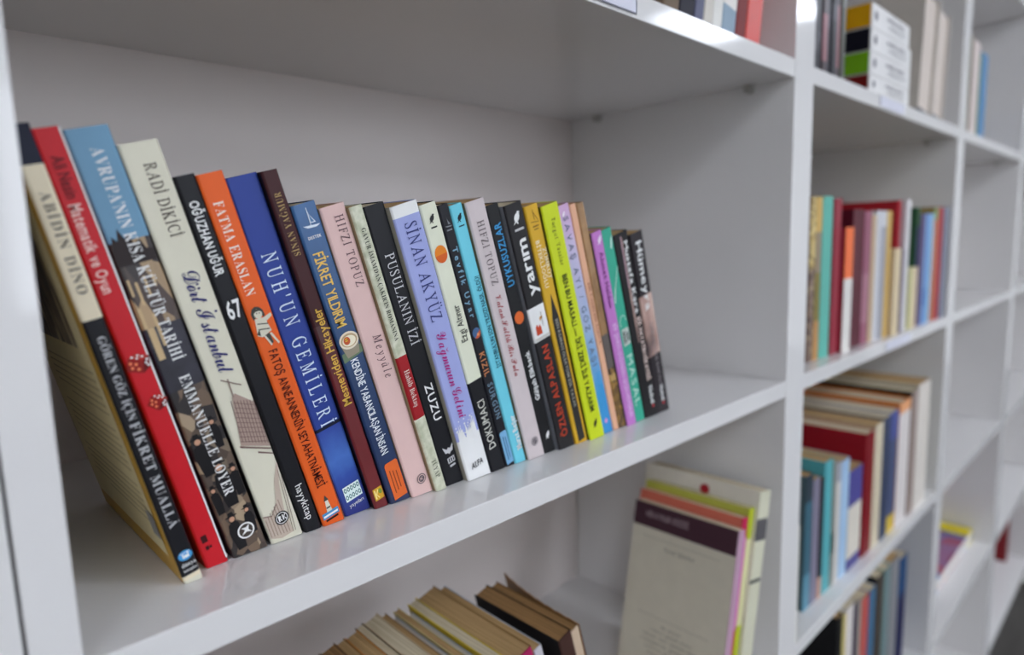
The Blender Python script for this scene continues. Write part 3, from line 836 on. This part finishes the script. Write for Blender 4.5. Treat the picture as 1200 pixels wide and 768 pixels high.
for k in range(26):
    a = rs.uniform(1.5, 18); b = 30 + rs.uniform(-1, 1)
    L = rs.uniform(2.5, 15) * (1 - abs(a - 10) / 16 + (0.3 if a < 6 or a > 14 else 0))
    sh.append((WHT, [(max(.6, a - 1.1), b - 1), (min(19.4, a + 1.1), b - 1), (min(19.2, max(.7, a + rs.uniform(-1.4, 1.6))), b + L)]))
    sh.append((WHT, disc(min(18.6, max(1.2, a + rs.uniform(-1, 1))), b + L * rs.uniform(.7, 1.2), rs.uniform(.3, .7), 7)))
poly(R['akyuz'], sh, 'printed_white_splash', .0002)
poly(R['ezgi'], [(srgb(40, 40, 40), xf(BIRD, 6.6, 180.4, 3.0)), (srgb(40, 40, 40), rect(4.2, 9, 174.6, 175.6))], 'publisher_logo')
poly(R['ezgi'], [(srgb(226, 130, 30), disc(6.4, 157.8, 4.9, 24, 5.6)), (srgb(214, 96, 30), [(1.6, 157.2)] + [(6.4 + 4.9 * math.cos(math.pi + math.pi * i / 12), 157.6 + 5.6 * math.sin(math.pi + math.pi * i / 12)) for i in range(13)])], 'printed_sun_disc')
poly(R['tevfik'], [(srgb(120, 124, 130), xf(BOATS, 4.4, 178.6, 3.4)), (srgb(120, 124, 130), xf(HULL, 4.4, 178.6, 3.6)), (srgb(120, 124, 130), rect(2.2, 6.6, 173.4, 174.4))], 'publisher_logo')
poly(R['tevfik'], [(srgb(70, 100, 140), disc(4.5, 102.6, 3.6, 18, 3.8)), (srgb(196, 90, 50), [(4.5 + 3.5 * math.cos(-2.2 + 2.6 * i / 10), 102.6 + 3.7 * math.sin(-2.2 + 2.6 * i / 10)) for i in range(11)]), (srgb(226, 150, 100), disc(5.4, 101.4, 1.0, 10))], 'printed_planet')
poly(R['tevfik'], [(srgb(120, 172, 208), [(1.4, 1.0), (8.0, 1.0), (8.0, 26), (7, 27), (2.4, 27), (1.4, 26)]), (srgb(60, 96, 130), rect(3.4, 4.2, 4, 23)), (srgb(60, 96, 130), rect(5.4, 6.1, 5, 22))], 'blue_tag')
poly(R['cyan'], [(srgb(16, 30, 40), xf(BIRD, 5.6, 181.4, 3.0)), (srgb(16, 30, 40), rect(3.2, 8, 175.8, 176.6))], 'publisher_logo')
poly(R['uyku'], [(srgb(220, 104, 44), disc(6.6, 108.6, 4.6, 22))], 'printed_orange_disc')
poly(R['uyku'], [(WHT, xf(BIRD, 7.4, 12.6, 3.0))], 'publisher_logo')
poly(R['yarim'], [(WHT, xf(BIRD, 9.4, 180.2, 4.6)), (srgb(190, 190, 190), rect(5, 14, 171.4, 173))], 'publisher_logo')
poly(R['yarim'], [(srgb(196, 70, 40), [(3.6, 94), (9.4, 94), (9.4, 99), (8.2, 101.6), (6.6, 99.6), (5.6, 102.4), (3.8, 100.4)]), (srgb(206, 150, 80), [(9.0, 103.5), (12.5, 105.5), (12.5, 107), (9.6, 106.4)]), (srgb(90, 60, 50), rect(11.6, 12, 99, 110)), (srgb(200, 196, 190), rect(1, 16.6, 90, 92.2))], 'printed_toy_picture')
poly(R['zumrut'], [(srgb(130, 98, 24), xf([(-.05, -.5), (.05, -.5), (.05, 1), (-.05, 1)], 6.8, 182, 5)), (srgb(130, 98, 24), [(6.8, 186), (10.8, 178.5), (10.2, 178.5), (6.8, 184.8)]), (srgb(130, 98, 24), [(2.8, 179), (11, 178), (11, 177.4), (2.8, 178.4)]), (srgb(130, 98, 24), rect(4, 10, 174.6, 175.6)), (srgb(130, 98, 24), rect(4.6, 9.4, 172.6, 173.4))], 'publisher_logo')
poly(R['zumrut'], [(srgb(44, 42, 40), [(3.2, .6), (10.8, .6), (10.8, 104), (7.2, 124), (3.2, 104)])], 'printed_pencil', .0002)
poly(R['lime'], [(INK, xf(BIRD, 9.4, 11, 3.6))], 'publisher_logo')
poly(R['lilac'], [(srgb(214, 150, 206), disc(6.4, 9.5, 2.0, 12)), (srgb(240, 230, 246), xf(BIRD, 5, 184, 2.4))], 'publisher_logo')
poly(R['purple'], [(srgb(238, 224, 240), xf(BIRD, 7.6, 163, 3.6))], 'publisher_logo')
WL = srgb(206, 236, 224)
sh = [(WL, [(8.2, 156), (10, 163), (12.6, 166), (11.2, 160), (9.4, 155)]), (WL, [(4.2, 122), (12.8, 140), (12.8, 138.6), (4.8, 121.2)]), (WL, [(1, 112), (2, 110), (5, 121.6), (4, 122.4)])]
for k in range(10):
    a0, a1 = 3.4 * k / 9, 3.4 * (k + 1) / 9
    sh.append((WL, [(7 + 4.6 * math.cos(a0), 92 + 6 * math.sin(a0)), (7 + 4.6 * math.cos(a1), 92 + 6 * math.sin(a1)), (7 + 4.0 * math.cos(a1), 92 + 5.4 * math.sin(a1)), (7 + 4.0 * math.cos(a0), 92 + 5.4 * math.sin(a0))]))
sh += [(srgb(196, 204, 196), rect(3.0, 12.0, 71, 86)), (srgb(60, 70, 66), rect(4, 6, 73, 84)), (srgb(60, 70, 66), rect(7, 8, 73, 84)), (srgb(60, 70, 66), rect(9, 11, 74, 82))]
poly(R['green'], sh, 'printed_white_lines')
poly(R['mustafa'], [(FACEPIC, rect(8.4, 11.0, 70, 164)), (srgb(160, 130, 140), rect(8.2, 10, 120, 165))], 'printed_portrait_strip', .0002)
RD = srgb(190, 40, 50)
poly(R['mustafa'], [(RD, disc(14.2, 6.4, 1.5, 10))], 'publisher_logo')
poly(R['humeyra'], [(RD, disc(10.4, 6.4, 1.5, 10))], 'publisher_logo')

# ------------------------------------------------------------------ rows of the second bay
def simple_rows(shelf_n, rows, group):
    z = ZS + shelf_n * H
    px = None
    for r in rows:
        x0, x1, y, h, d, sp, lf, bands, lab = r[:9]
        kw = r[9] if len(r) > 9 else {}
        if px is not None and x0 < px + .0003:
            x0 = px + .0003
        book(x0, y, z, x1 - x0, h, d, sp, lf, None, 0.0, bands, label=lab, group=group, cover=kw.pop('cover', .0009), **kw)
        px = x1
TEAL = srgb(96, 180, 164); CRIM = srgb(150, 44, 60); DKCR = srgb(86, 18, 36); ROSE = srgb(150, 88, 108); TANC = srgb(196, 172, 140)
PALE = srgb(206, 206, 210); GRYB = srgb(160, 160, 168); GLD = srgb(206, 170, 96); PURD = srgb(84, 64, 92); RDT = srgb(168, 32, 44)
NVY = srgb(52, 62, 92); BLU = srgb(110, 150, 200); LBL = srgb(150, 190, 216); ORB = srgb(186, 120, 84); GRB = srgb(120, 126, 142)
TURQ = srgb(86, 168, 174); LEMON = srgb(206, 200, 150)
simple_rows(0, [
    (.1124, .1298, .0225, .203, .16, MOTBROWN, srgb(110, 86, 74), [(.115, .203, MOTYEL)], 'mottled brown book with yellow upper half, beside the thick upright'),
    (.1300, .1463, .0220, .203, .16, srgb(150, 134, 112), TANC, [(0, .05, srgb(186, 140, 84)), (.05, .11, srgb(130, 118, 60)), (.16, .203, GLD)], 'tan and olive banded book left of the teal one'),
    (.1473, .1790, .0215, .204, .16, TEAL, srgb(80, 150, 138), [], 'tall teal green book in the second bay', {'cover': .002}),
    (.1828, .2069, .0204, .202, .16, CRIM, CRIM, [], 'tall crimson book left of the white one with orange top'),
    (.2100, .2390, .0150, .165, .13, srgb(222, 218, 212), CRIM, [(.098, .165, srgb(250, 116, 62))], 'white book with a bright orange upper half', {'pages': pages_mat('paper_mustard', (150, 120, 40), (190, 160, 70))}),
    (.2440, .2860, .0183, .189, .15, DKCR, DKCR, [], 'thick dark wine red book', {'cover': .002}),
    (.2866, .3150, .0172, .187, .15, ROSE, DKCR, [(.03, .10, srgb(166, 112, 128))], 'dusty rose purple book right of the wine red one'),
    (.3163, .3333, .0163, .182, .14, TANC, TANC, [], 'thin tan book right of the dusty rose one'),
    (.3337, .3523, .0157, .188, .14, PALE, PALE, [], 'thin pale white book left of the grey one'),
    (.3525, .3757, .0152, .188, .14, GRYB, PALE, [(.165, .188, PALE)], 'light grey book with a whitish head'),
    (.3760, .3958, .0144, .188, .14, GLD, srgb(190, 150, 90), [], 'thin golden yellow book in the second bay'),
    (.3961, .4270, .0080, .132, .11, srgb(214, 196, 160), srgb(200, 180, 150), [], 'short cream book left of the short dark purple one'),
    (.4278, .4430, .0080, .131, .11, PURD, PURD, [], 'short dark purple book'),
    (.4436, .4595, .0200, .205, .23, RDT, RDT, [], 'tallest deep red hardback with its wide side showing above shorter books', {'cover': .0025}),
    (.4597, .4805, .0119, .206, .16, srgb(216, 214, 214), PALE, [], 'tall white book right of the deep red hardback'),
    (.4810, .4988, .0080, .100, .09, LEMON, LEMON, [], 'very short pale yellow book'),
    (.4992, .5222, .0080, .099, .09, srgb(210, 190, 160), TANC, [], 'very short beige book'),
    (.5226, .5340, .0120, .195, .19, NVY, srgb(50, 90, 60), [(.165, .195, srgb(56, 96, 62))], 'thin navy book with green head and side'),
    (.5356, .5570, .0095, .184, .15, srgb(96, 82, 120), PURD, [], 'muted violet book left of the blue one'),
    (.5577, .5870, .0088, .185, .15, BLU, BLU, [(.03, .06, srgb(90, 130, 186))], 'mid blue book in the second bay'),
    (.5873, .6035, .0079, .185, .15, LBL, LBL, [], 'thin pale blue book right of the mid blue one'),
    (.6039, .6276, .0074, .196, .16, ORB, srgb(150, 130, 70), [(.175, .196, srgb(130, 150, 96))], 'brownish orange book left of the thin red one'),
    (.6280, .6580, .0067, .197, .17, srgb(170, 44, 52), RDT, [], 'red book second from the right end'),
    (.6600, .6930, .0056, .197, .17, GRB, GRB, [], 'blue grey book at the right end against the far upright'),
], 'books on the middle shelf of the second bay')

simple_rows(-1, [
    (.0520, .0590, .0030, .150, .10, srgb(226, 222, 206), srgb(222, 218, 200), [], 'narrow white card folder pressed against the thick upright', {'name': 'folder'}),
    (.1257, .1470, .0221, .186, .12, srgb(60, 100, 116), srgb(70, 90, 96), [(.0, .05, srgb(90, 140, 160)), (.15, .186, srgb(46, 60, 70))], 'dark teal book at the left end of the second lower shelf', {'pages': PG_TAN}),
    (.1478, .1700, .0215, .175, .12, srgb(128, 122, 140), srgb(110, 106, 120), [], 'purplish grey book right of the dark teal one', {'pages': PG_TAN}),
    (.1707, .1836, .0207, .170, .12, srgb(36, 36, 42), BLK, [(0, .03, srgb(196, 150, 130))], 'thin black book with a pinkish foot', {'pages': PG_TAN}),
    (.1839, .2108, .0203, .190, .12, TURQ, TURQ, [], 'turquoise book on the second lower shelf', {'pages': PG_TAN}),
    (.2113, .2242, .0195, .185, .12, srgb(130, 134, 126), TANC, [(.05, .08, srgb(70, 90, 84))], 'thin grey green book right of the turquoise one', {'pages': PG_TAN}),
    (.2246, .2410, .0191, .178, .12, srgb(206, 202, 196), PALE, [(.15, .178, GRYB)], 'thin off white book left of the light blue one', {'pages': PG_TAN}),
    (.2413, .2716, .0186, .176, .12, srgb(160, 190, 218), LBL, [], 'light sky blue book on the second lower shelf', {'pages': PG_TAN}),
    (.2721, .3260, .0176, .152, .12, srgb(216, 208, 194), srgb(200, 190, 170), [(.098, .152, srgb(78, 74, 142)), (0, .018, srgb(70, 66, 130))], 'broad cream book with violet blue head and foot', {'pages': PG_TAN}),
    (.3311, .3680, .0158, .195, .26, srgb(124, 12, 24), srgb(150, 20, 34), [], 'large crimson hardback whose red side shows above smaller books', {'cover': .003}),
    (.3691, .4065, .0146, .200, .24, srgb(206, 194, 168), TANC, [], 'tall cream book right of the large crimson hardback', {'pages': PG_TAN, 'pinset': .0}),
    (.4082, .4400, .0134, .203, .20, srgb(56, 66, 92), NVY, [], 'navy blue book right of the tall cream one', {'pages': PG_CREAM}),
    (.4405, .4760, .0126, .206, .20, srgb(70, 80, 112), PALE, [(.16, .206, srgb(80, 90, 150)), (0, .03, srgb(206, 176, 60))], 'slate blue book with a yellow foot', {'pages': PG_CREAM}),
    (.4785, .5390, .0113, .214, .26, srgb(216, 208, 204), srgb(206, 116, 40), [(.195, .214, srgb(226, 160, 110))], 'thick whitish book with an orange side', {'cover': .002, 'pinset': .004}),
    (.5397, .5715, .0094, .222, .22, srgb(150, 132, 124), srgb(30, 28, 28), [], 'brownish grey book on the second lower shelf', {}),
    (.5733, .6480, .0084, .228, .24, srgb(216, 208, 198), srgb(206, 200, 180), [], 'very thick whitish book at the right end of its shelf', {'pages': PG_TAN}),
], 'books on the second lower shelf')

simple_rows(-2, [
    (.2476, .2698, .0184, .272, .22, srgb(18, 18, 20), srgb(12, 12, 14), [], 'big black hardback at the left end, its dark side facing out', {'cover': .003, 'pages': PG_TAN}),
    (.2704, .2826, .0177, .268, .20, srgb(206, 190, 120), LEMON, [], 'thin pale yellow book right of the big black hardback', {}),
    (.2829, .3125, .0173, .272, .20, srgb(214, 206, 200), PALE, [], 'white book on the third lower shelf', {}),
    (.3130, .3295, .0164, .268, .20, srgb(58, 46, 66), PURD, [], 'thin dark plum book right of the white one', {}),
    (.3299, .3450, .0159, .266, .20, srgb(156, 148, 138), TANC, [], 'thin taupe book left of the brick red one', {}),
    (.3454, .3770, .0154, .262, .20, srgb(186, 84, 76), CRIM, [], 'brick red book on the third lower shelf', {}),
    (.3784, .4080, .0144, .262, .20, srgb(66, 104, 134), BLU, [], 'steel blue book right of the brick red one', {}),
    (.4090, .4440, .0134, .272, .22, srgb(70, 62, 54), srgb(16, 16, 18), [], 'dark brown book with a black side', {'cover': .002}),
    (.4451, .4755, .0123, .272, .20, srgb(110, 132, 132), TEAL, [], 'grey teal book left of the light grey one', {}),
    (.4764, .5220, .0113, .274, .21, srgb(130, 130, 132), PALE, [], 'broad light grey book left of the navy one', {'pages': PG_TAN}),
    (.5230, .5640, .0099, .262, .21, srgb(34, 36, 76), srgb(40, 70, 120), [(.19, .262, srgb(34, 70, 112))], 'broad navy blue book at the right end of the third lower shelf', {'cover': .002}),
], 'books on the third lower shelf')

# ------------------------------------------------------------------ upper shelf above the leaning row (only feet of the books in view)
zu = ZS + H
for (x0, x1, h, sp, lab) in (
    (-.2260, -.2030, .2, srgb(110, 92, 74), 'brown book at the left of the short row on the upper shelf'),
    (-.2025, -.1790, .2, srgb(28, 26, 40), 'near black book on the upper shelf'),
    (-.1785, -.1640, .2, srgb(96, 98, 122), 'slate grey book right of the near black one'),
    (-.1635, -.1490, .2, srgb(206, 200, 190), 'off white book left of the whiter one on the upper shelf'),
    (-.1485, -.1320, .2, srgb(222, 220, 214), 'plain white book left of the pale blue grey one'),
    (-.1315, -.1070, .2, srgb(140, 160, 176), 'pale blue grey book with striped spine on the upper shelf'),
    (-.1065, -.0870, .2, srgb(120, 34, 34), 'dark red book left of the glossy scarlet one'),
    (-.0865, -.0560, .2, srgb(206, 66, 54, .32), 'glossy scarlet book at the right end of the upper row')):
    o = book(x0, .012, zu, (x1 - x0) * .97, h, .14, sp, sp, None, -9.0, [(.03, .05, srgb(226, 222, 216))] if 'striped' in lab else [], label=lab, group='books on the upper shelf', shear=1.0)
    o.location.z += (x1 - x0) * .97 * 0

# magazines and boxed books, upper shelf of the second bay
mags = [(58, 56, 60), (40, 40, 46), (84, 74, 78), (52, 50, 58), (44, 44, 50), (92, 82, 86), (82, 84, 74)]
mlab = ['charcoal magazine nearest the thick upright', 'black magazine second from the thick upright', 'dark magazine with rosy foot, third from the thick upright', 'dark grey magazine in the middle of the magazines',
        'near black magazine left of the outer pink footed one', 'dark magazine with pinkish foot, left of the outermost one', 'olive grey magazine at the right of the magazines']
xm = .052
for i, (c, lab) in enumerate(zip(mags, mlab)):
    wd = .0125 + .002 * (i % 3 == 1)
    book(xm, .0035 + .002 * (i % 2), zu, wd, .285, .21, srgb(*c, .3), srgb(*c, .3), None, 0, [(.012, .05 + .006 * i, srgb(min(255, c[0] + 70), c[1] + 34, c[2] + 36, .3))] if i in (2, 5) else [(.02 + .01 * i, .03 + .012 * i, srgb(c[0] + 30, c[1] + 28, c[2] + 30, .3))], label=lab, group='upright magazines on the upper shelf', name='magazine', cat='magazine')
    xm += wd + .0006
# stack of boxed volumes lying flat, white printed fronts and coloured ends
zz = zu
for i, (c, hh, nm) in enumerate((((116, 24, 24), .024, 'lowest, with a dark red end'), ((116, 170, 30), .0285, 'second from below, with a lime green end'),
                                 ((26, 26, 36), .0285, 'second from above, with a black end'), ((226, 166, 20), .030, 'topmost, with an amber end'))):
    wd = .172 - (0.012 if i == 3 else 0)
    o = empty('boxed_volume', (.243, .006, zz + .0003), 'white boxed volume lying flat, ' + nm, 'boxed book', 'stack of boxed volumes')
    q = MB(); q.box((0, 0, 0), (wd, .215, hh - .0004), srgb(226, 224, 222, .4)); q.build('slipcase', o, .0008)
    q = MB(); q.box((-.0012, .002, .001), (0.0, .213, hh - .0014), srgb(*c, .35)); q.build('end_panel', o)
    LT = srgb(110, 108, 116)
    hm = hh * 1000
    letters(o, 'ANSİKLOPEDİ', 'sansb', LT, 'ac', wd * 1000 * .35, wd * 1000 * .82, hm * .66, hm * .16, 0, 'front_lettering')
    letters(o, 'SÖZLÜK CİLT', 'sansb', LT, 'ac', wd * 1000 * .42, wd * 1000 * .86, hm * .36, hm * .11, 0, 'front_lettering')
    poly(o, [(LT, disc(wd * 90, hm * .5, hm * .2))], 'front_emblem')
    zz += hh
# books with the fore-edge outwards
for i, (x0, wd, h, c, lab) in enumerate(((.462, .078, .180, (196, 188, 178), 'thick book leaning right with its pale fore edge facing out'), (.543, .068, .172, (206, 198, 190), 'pale book behind the thick one, fore edge facing out'))):
    a = math.radians(5.5)
    o = empty('book', (x0, .006, zu), lab, 'book', 'books with fore edge facing out', (0, a, 0))
    zl = wd * math.sin(a) / math.cos(a)
    o.location.z = zu + wd * math.sin(a) + .0002
    q = MB(); q.box((.003, 0.004, .004), (wd - .003, .2, h - .004), pages_mat('paper_fore_edge', (196, 180, 168), (226, 216, 206))); q.build('page_block', o)
    q = MB(); k = srgb(*c, .4)
    q.box((0, 0, 0), (.003, .205, h), k); q.box((wd - .003, 0, 0), (wd, .205, h), k); q.box((0, .2, 0), (wd, .205, h), k)
    q.build('cover', o)
    q = MB(); q.box((.003, .002, 0), (wd - .003, .2, .004), srgb(60, 58, 70)); q.build('tail_band', o)

# third bay, upper shelf
for (x0, wd, h, c, lab) in ((.752, .026, .17, (112, 108, 70), 'olive book at the left of the third bay upper shelf'), (.792, .056, .166, (206, 192, 186), 'pinkish white book left of the thin green one'),
                            (.853, .012, .150, (90, 130, 90), 'thin green book between the white and blue ones'), (.868, .050, .156, (80, 132, 178), 'sky blue book at the right of the third bay upper shelf')):
    book(x0, .004, zu, wd, h, .15, srgb(*c), srgb(*c), label=lab, group='books on the third bay upper shelf')
# third bay, second lower shelf: thin folder against the upright
book(.752, .012, ZS - H, .010, .21, .20, srgb(150, 150, 152), srgb(160, 160, 164), bands=[(0, .03, srgb(206, 190, 110))], label='thin grey folder with a yellow foot, standing beside the far upright', cat='folder', name='folder')
# third bay, third lower shelf: thin brown book and a flat picture book
book(.752, .012, ZS - 2 * H, .012, .16, .2, srgb(130, 112, 96), srgb(130, 112, 96), label='thin brown book standing beside the far upright on the third lower shelf')
o = empty('picture_book', (.955, .043, ZS - 2 * H + .0003), 'colourful picture book with a yellow edge lying flat on the third lower shelf', 'book')
YEL = srgb(226, 206, 30)
q = MB(); q.box((0, 0, 0), (.31, .2, .0015), KIDS); q.box((0, 0, .0305), (.31, .2, .032), KIDS); q.box((.31, 0, .0305), (.368, .2, .032), YEL); q.box((.31, 0, 0), (.368, .2, .0015), YEL); q.box((.3665, 0, .0015), (.368, .2, .0305), YEL); q.build('cover', o)
q = MB(); q.box((.001, .001, .0015), (.3665, .199, .0305), PG_WHITE); q.build('page_block', o)
# fourth bay, bottom shelf
book(2.02, .057, ZS - 3 * H, .032, .205, .15, srgb(110, 24, 30), srgb(120, 26, 32), label='dark red book standing alone on the bottom shelf of the far bay')

# ------------------------------------------------------------------ lower shelf under the leaning row
zl = ZS - H
G4 = 'old paperbacks leaning on the lower shelf'
SPN = srgb(196, 186, 170)
low = [  # x of the head's left edge, thickness, height, y, depth, spine, left, pages, curl, label
    (-.5150, .0160, .185, .033, .12, srgb(110, 90, 70), srgb(110, 80, 56), PG_BROWN, .002, 'brown paged old paperback, leftmost of the lower row'),
    (-.4985, .0125, .187, .033, .12, srgb(150, 110, 80), srgb(120, 84, 60), PG_TAN, .002, 'old paperback second from the left end of the lower row'),
    (-.4855, .0125, .190, .033, .12, srgb(120, 84, 60), srgb(110, 80, 56), PG_BROWN, .002, 'brown paged old paperback third from the left end of the lower row'),
    (-.4720, .0075, .191, .033, .12, TANC, srgb(150, 110, 60), PG_TAN, .002, 'slim tan old paperback left of the orange sided one'),
    (-.4635, .0110, .192, .033, .12, srgb(196, 120, 60), srgb(206, 140, 70), PG_TAN, .002, 'old paperback with an orange tinted side on the lower row'),
    (-.4515, .0068, .193, .033, .125, SPN, srgb(96, 84, 66), PG_CREAM, .002, 'slim cream paged paperback with a dark brown cover'),
    (-.4440, .0135, .194, .033, .125, srgb(206, 196, 176), TANC, PG_CREAM, .002, 'thicker cream paged old paperback near the middle of the lower row'),
    (-.4297, .0058, .194, .033, .122, srgb(196, 160, 110), srgb(150, 124, 90), PG_TAN, .002, 'slim tan paperback left of the pale blue grey booklet'),
    (-.4223, .0054, .190, .032, .118, srgb(190, 196, 206), srgb(176, 186, 198), PG_WHITE, .002, 'thin pale blue grey booklet left of the straw coloured one'),
    (-.4170, .0054, .194, .032, .122, srgb(216, 200, 150), srgb(200, 182, 130), PG_TAN, .002, 'thin straw coloured booklet on the lower row'),
    (-.4097, .0066, .189, .032, .115, srgb(186, 194, 204), srgb(170, 182, 196), PG_WHITE, .002, 'pale grey booklet left of the cream paged book with yellow edge'),
    (-.4030, .0092, .195, .031, .122, srgb(226, 222, 214), srgb(206, 180, 60), PG_CREAM, .002, 'cream paged paperback with a yellow cover edge'),
    (-.3930, .0195, .195, .030, .124, srgb(170, 40, 90), srgb(150, 116, 70), PG_TAN, .002, 'thick brown paged paperback with a pink spine'),
    (-.3724, .0085, .195, .029, .122, srgb(200, 196, 200), srgb(176, 140, 90), PG_TAN, .002, 'tan paged paperback with a pale blue white rear cover'),
    (-.3500, .0150, .194, .024, .100, srgb(70, 46, 40), srgb(26, 20, 18), PG_BROWN, .000, 'brown paged paperback with a black cover'),
    (-.3338, .0100, .193, .026, .098, srgb(200, 176, 150), srgb(120, 84, 50), PG_BROWN, .001, 'brown paperback with a curling rear cover, rightmost of the lower row'),
]
for (x, wd, h, y, d, sp, lf, pg, cu, lab) in low:
    rt = srgb(190, 196, 206) if 'rear cover,' not in lab and 'pale blue white' in lab else lf
    o = book(x + h * math.sin(math.radians(15)), y, zl, wd, h, d, sp, lf, rt, 15.0, [], pg, label=lab, group=G4, name='paperback_book', curl=cu)
    if 'curling' in lab:
        q = MB()
        bw = srgb(150, 112, 74)
        for k in range(8):
            y0, y1 = d * k / 8, d * (k + 1) / 8
            c0, c1 = wd + .0004 + .011 * (k / 8) ** 2.2, wd + .0004 + .011 * ((k + 1) / 8) ** 2.2
            q.face([(c0, y0, -.002), (c1, y1, -.002), (c1, y1, h + .001), (c0, y0, h)], bw)
            q.face([(c0 + .0008, y0, -.002), (c1 + .0008, y1, -.002), (c1 + .0008, y1, h + .001), (c0 + .0008, y0, h)], bw)
            q.face([(c0, y0, h), (c1, y1, h + .001), (c1 + .0008, y1, h + .001), (c0 + .0008, y0, h)], bw)
        q.build('curled_cover', o)

# booklets leaning on the thick upright, covers facing left
G5 = 'booklets leaning right against the thick upright'
COV = srgb(206, 200, 182, .55); MAR = srgb(70, 44, 54, .5)
def booklet(xf_, wd, h, d, y, sp, lf, bands, lab, lean=-12.0):
    return book(xf_, y, zl, wd, h, d, sp, lf, None, lean, bands, PG_CREAM, label=lab, group=G5, name='booklet', shear=1.0)
PK = srgb(210, 90, 180); CRM = srgb(190, 30, 80); LM = srgb(176, 186, 40)
b1 = booklet(-.1300, .0130, .197, .128, .006, srgb(186, 150, 170), COV, [(0, .06, srgb(120, 50, 110))], 'cream booklet with a maroon band across its top, in front')
b2 = booklet(-.1160, .0125, .205, .128, .010, PK, srgb(206, 110, 90), [(.185, .205, CRM), (0, .085, CRM)], 'pink and crimson booklet behind the cream one')
b3 = booklet(-.1025, .0125, .211, .130, .010, srgb(216, 212, 160), srgb(186, 186, 80), [(.178, .211, LM), (0, .085, LM)], 'lime green booklet between the pink one and the white one')
b4 = booklet(-.0890, .0260, .226, .145, .006, srgb(208, 206, 182), srgb(222, 216, 202), [(.172, .196, srgb(90, 88, 90)), (.126, .130, srgb(60, 58, 58))], 'white booklet with a red dot, tallest and nearest the upright')
# cover print of the front booklet: band, title line, paragraph
def side_print(parent, rects, name, e=.0003):
    q = MB()
    for i, (y0, y1, z0, z1, m) in enumerate(rects):
        q.face([(-e - i * .00002, y1, z0), (-e - i * .00002, y0, z0), (-e - i * .00002, y0, z1), (-e - i * .00002, y1, z1)], m)
    return q.build(name, parent)
TXT = srgb(128, 122, 110, .6)
side_print(b1, [(.0012, .128, .170, .197, MAR)], 'maroon_band')
for (z0, y0, y1) in ((.160, .018, .112), (.0745, .02, .108)):
    side_print(b1, [(y0, y1, z0, z0 + .0004, TXT)], 'rule_line')
def side_letters(parent, s, style, mat, y1, y0, zc, hgt, name):
    V, F, L = text_mesh(s, style, 0.02)
    q = MB()
    k = q.mat(mat)
    q.v = [(-.0006, y1 - x * (y1 - y0) / L, zc - hgt / 2 + y * hgt / .7) for x, y in V]
    q.f = F
    q.mi = [k] * len(F)
    return q.build(name, parent)
side_letters(b1, 'HİKAYELER DİZİSİ', 'sansb', srgb(170, 150, 156), .112, .058, .185, .006, 'band_lettering')
side_letters(b1, 'Yeni Şiirler', 'serif', TXT, .084, .046, .1515, .005, 'cover_title')
for k, (s_, hw) in enumerate((('Bir akşam', .012), ('vakti geldi bize', .026), ('uzak bir şehirden', .034), ('rüzgarla gelen ses', .036), ('sonra yine sustu', .030), ('bütün sokaklar', .026), ('ve deniz', .018))):
    side_letters(b1, s_, 'sans', TXT, .064 + hw, .064 - hw, .067 - k * .0065, .0032, 'cover_paragraph')
q = MB()
q.face([(-.0004, .065 + .006 * math.cos(a * .5236), .213 + .006 * math.sin(a * .5236)) for a in range(12)], RDT)
q.build('red_dot', b4)
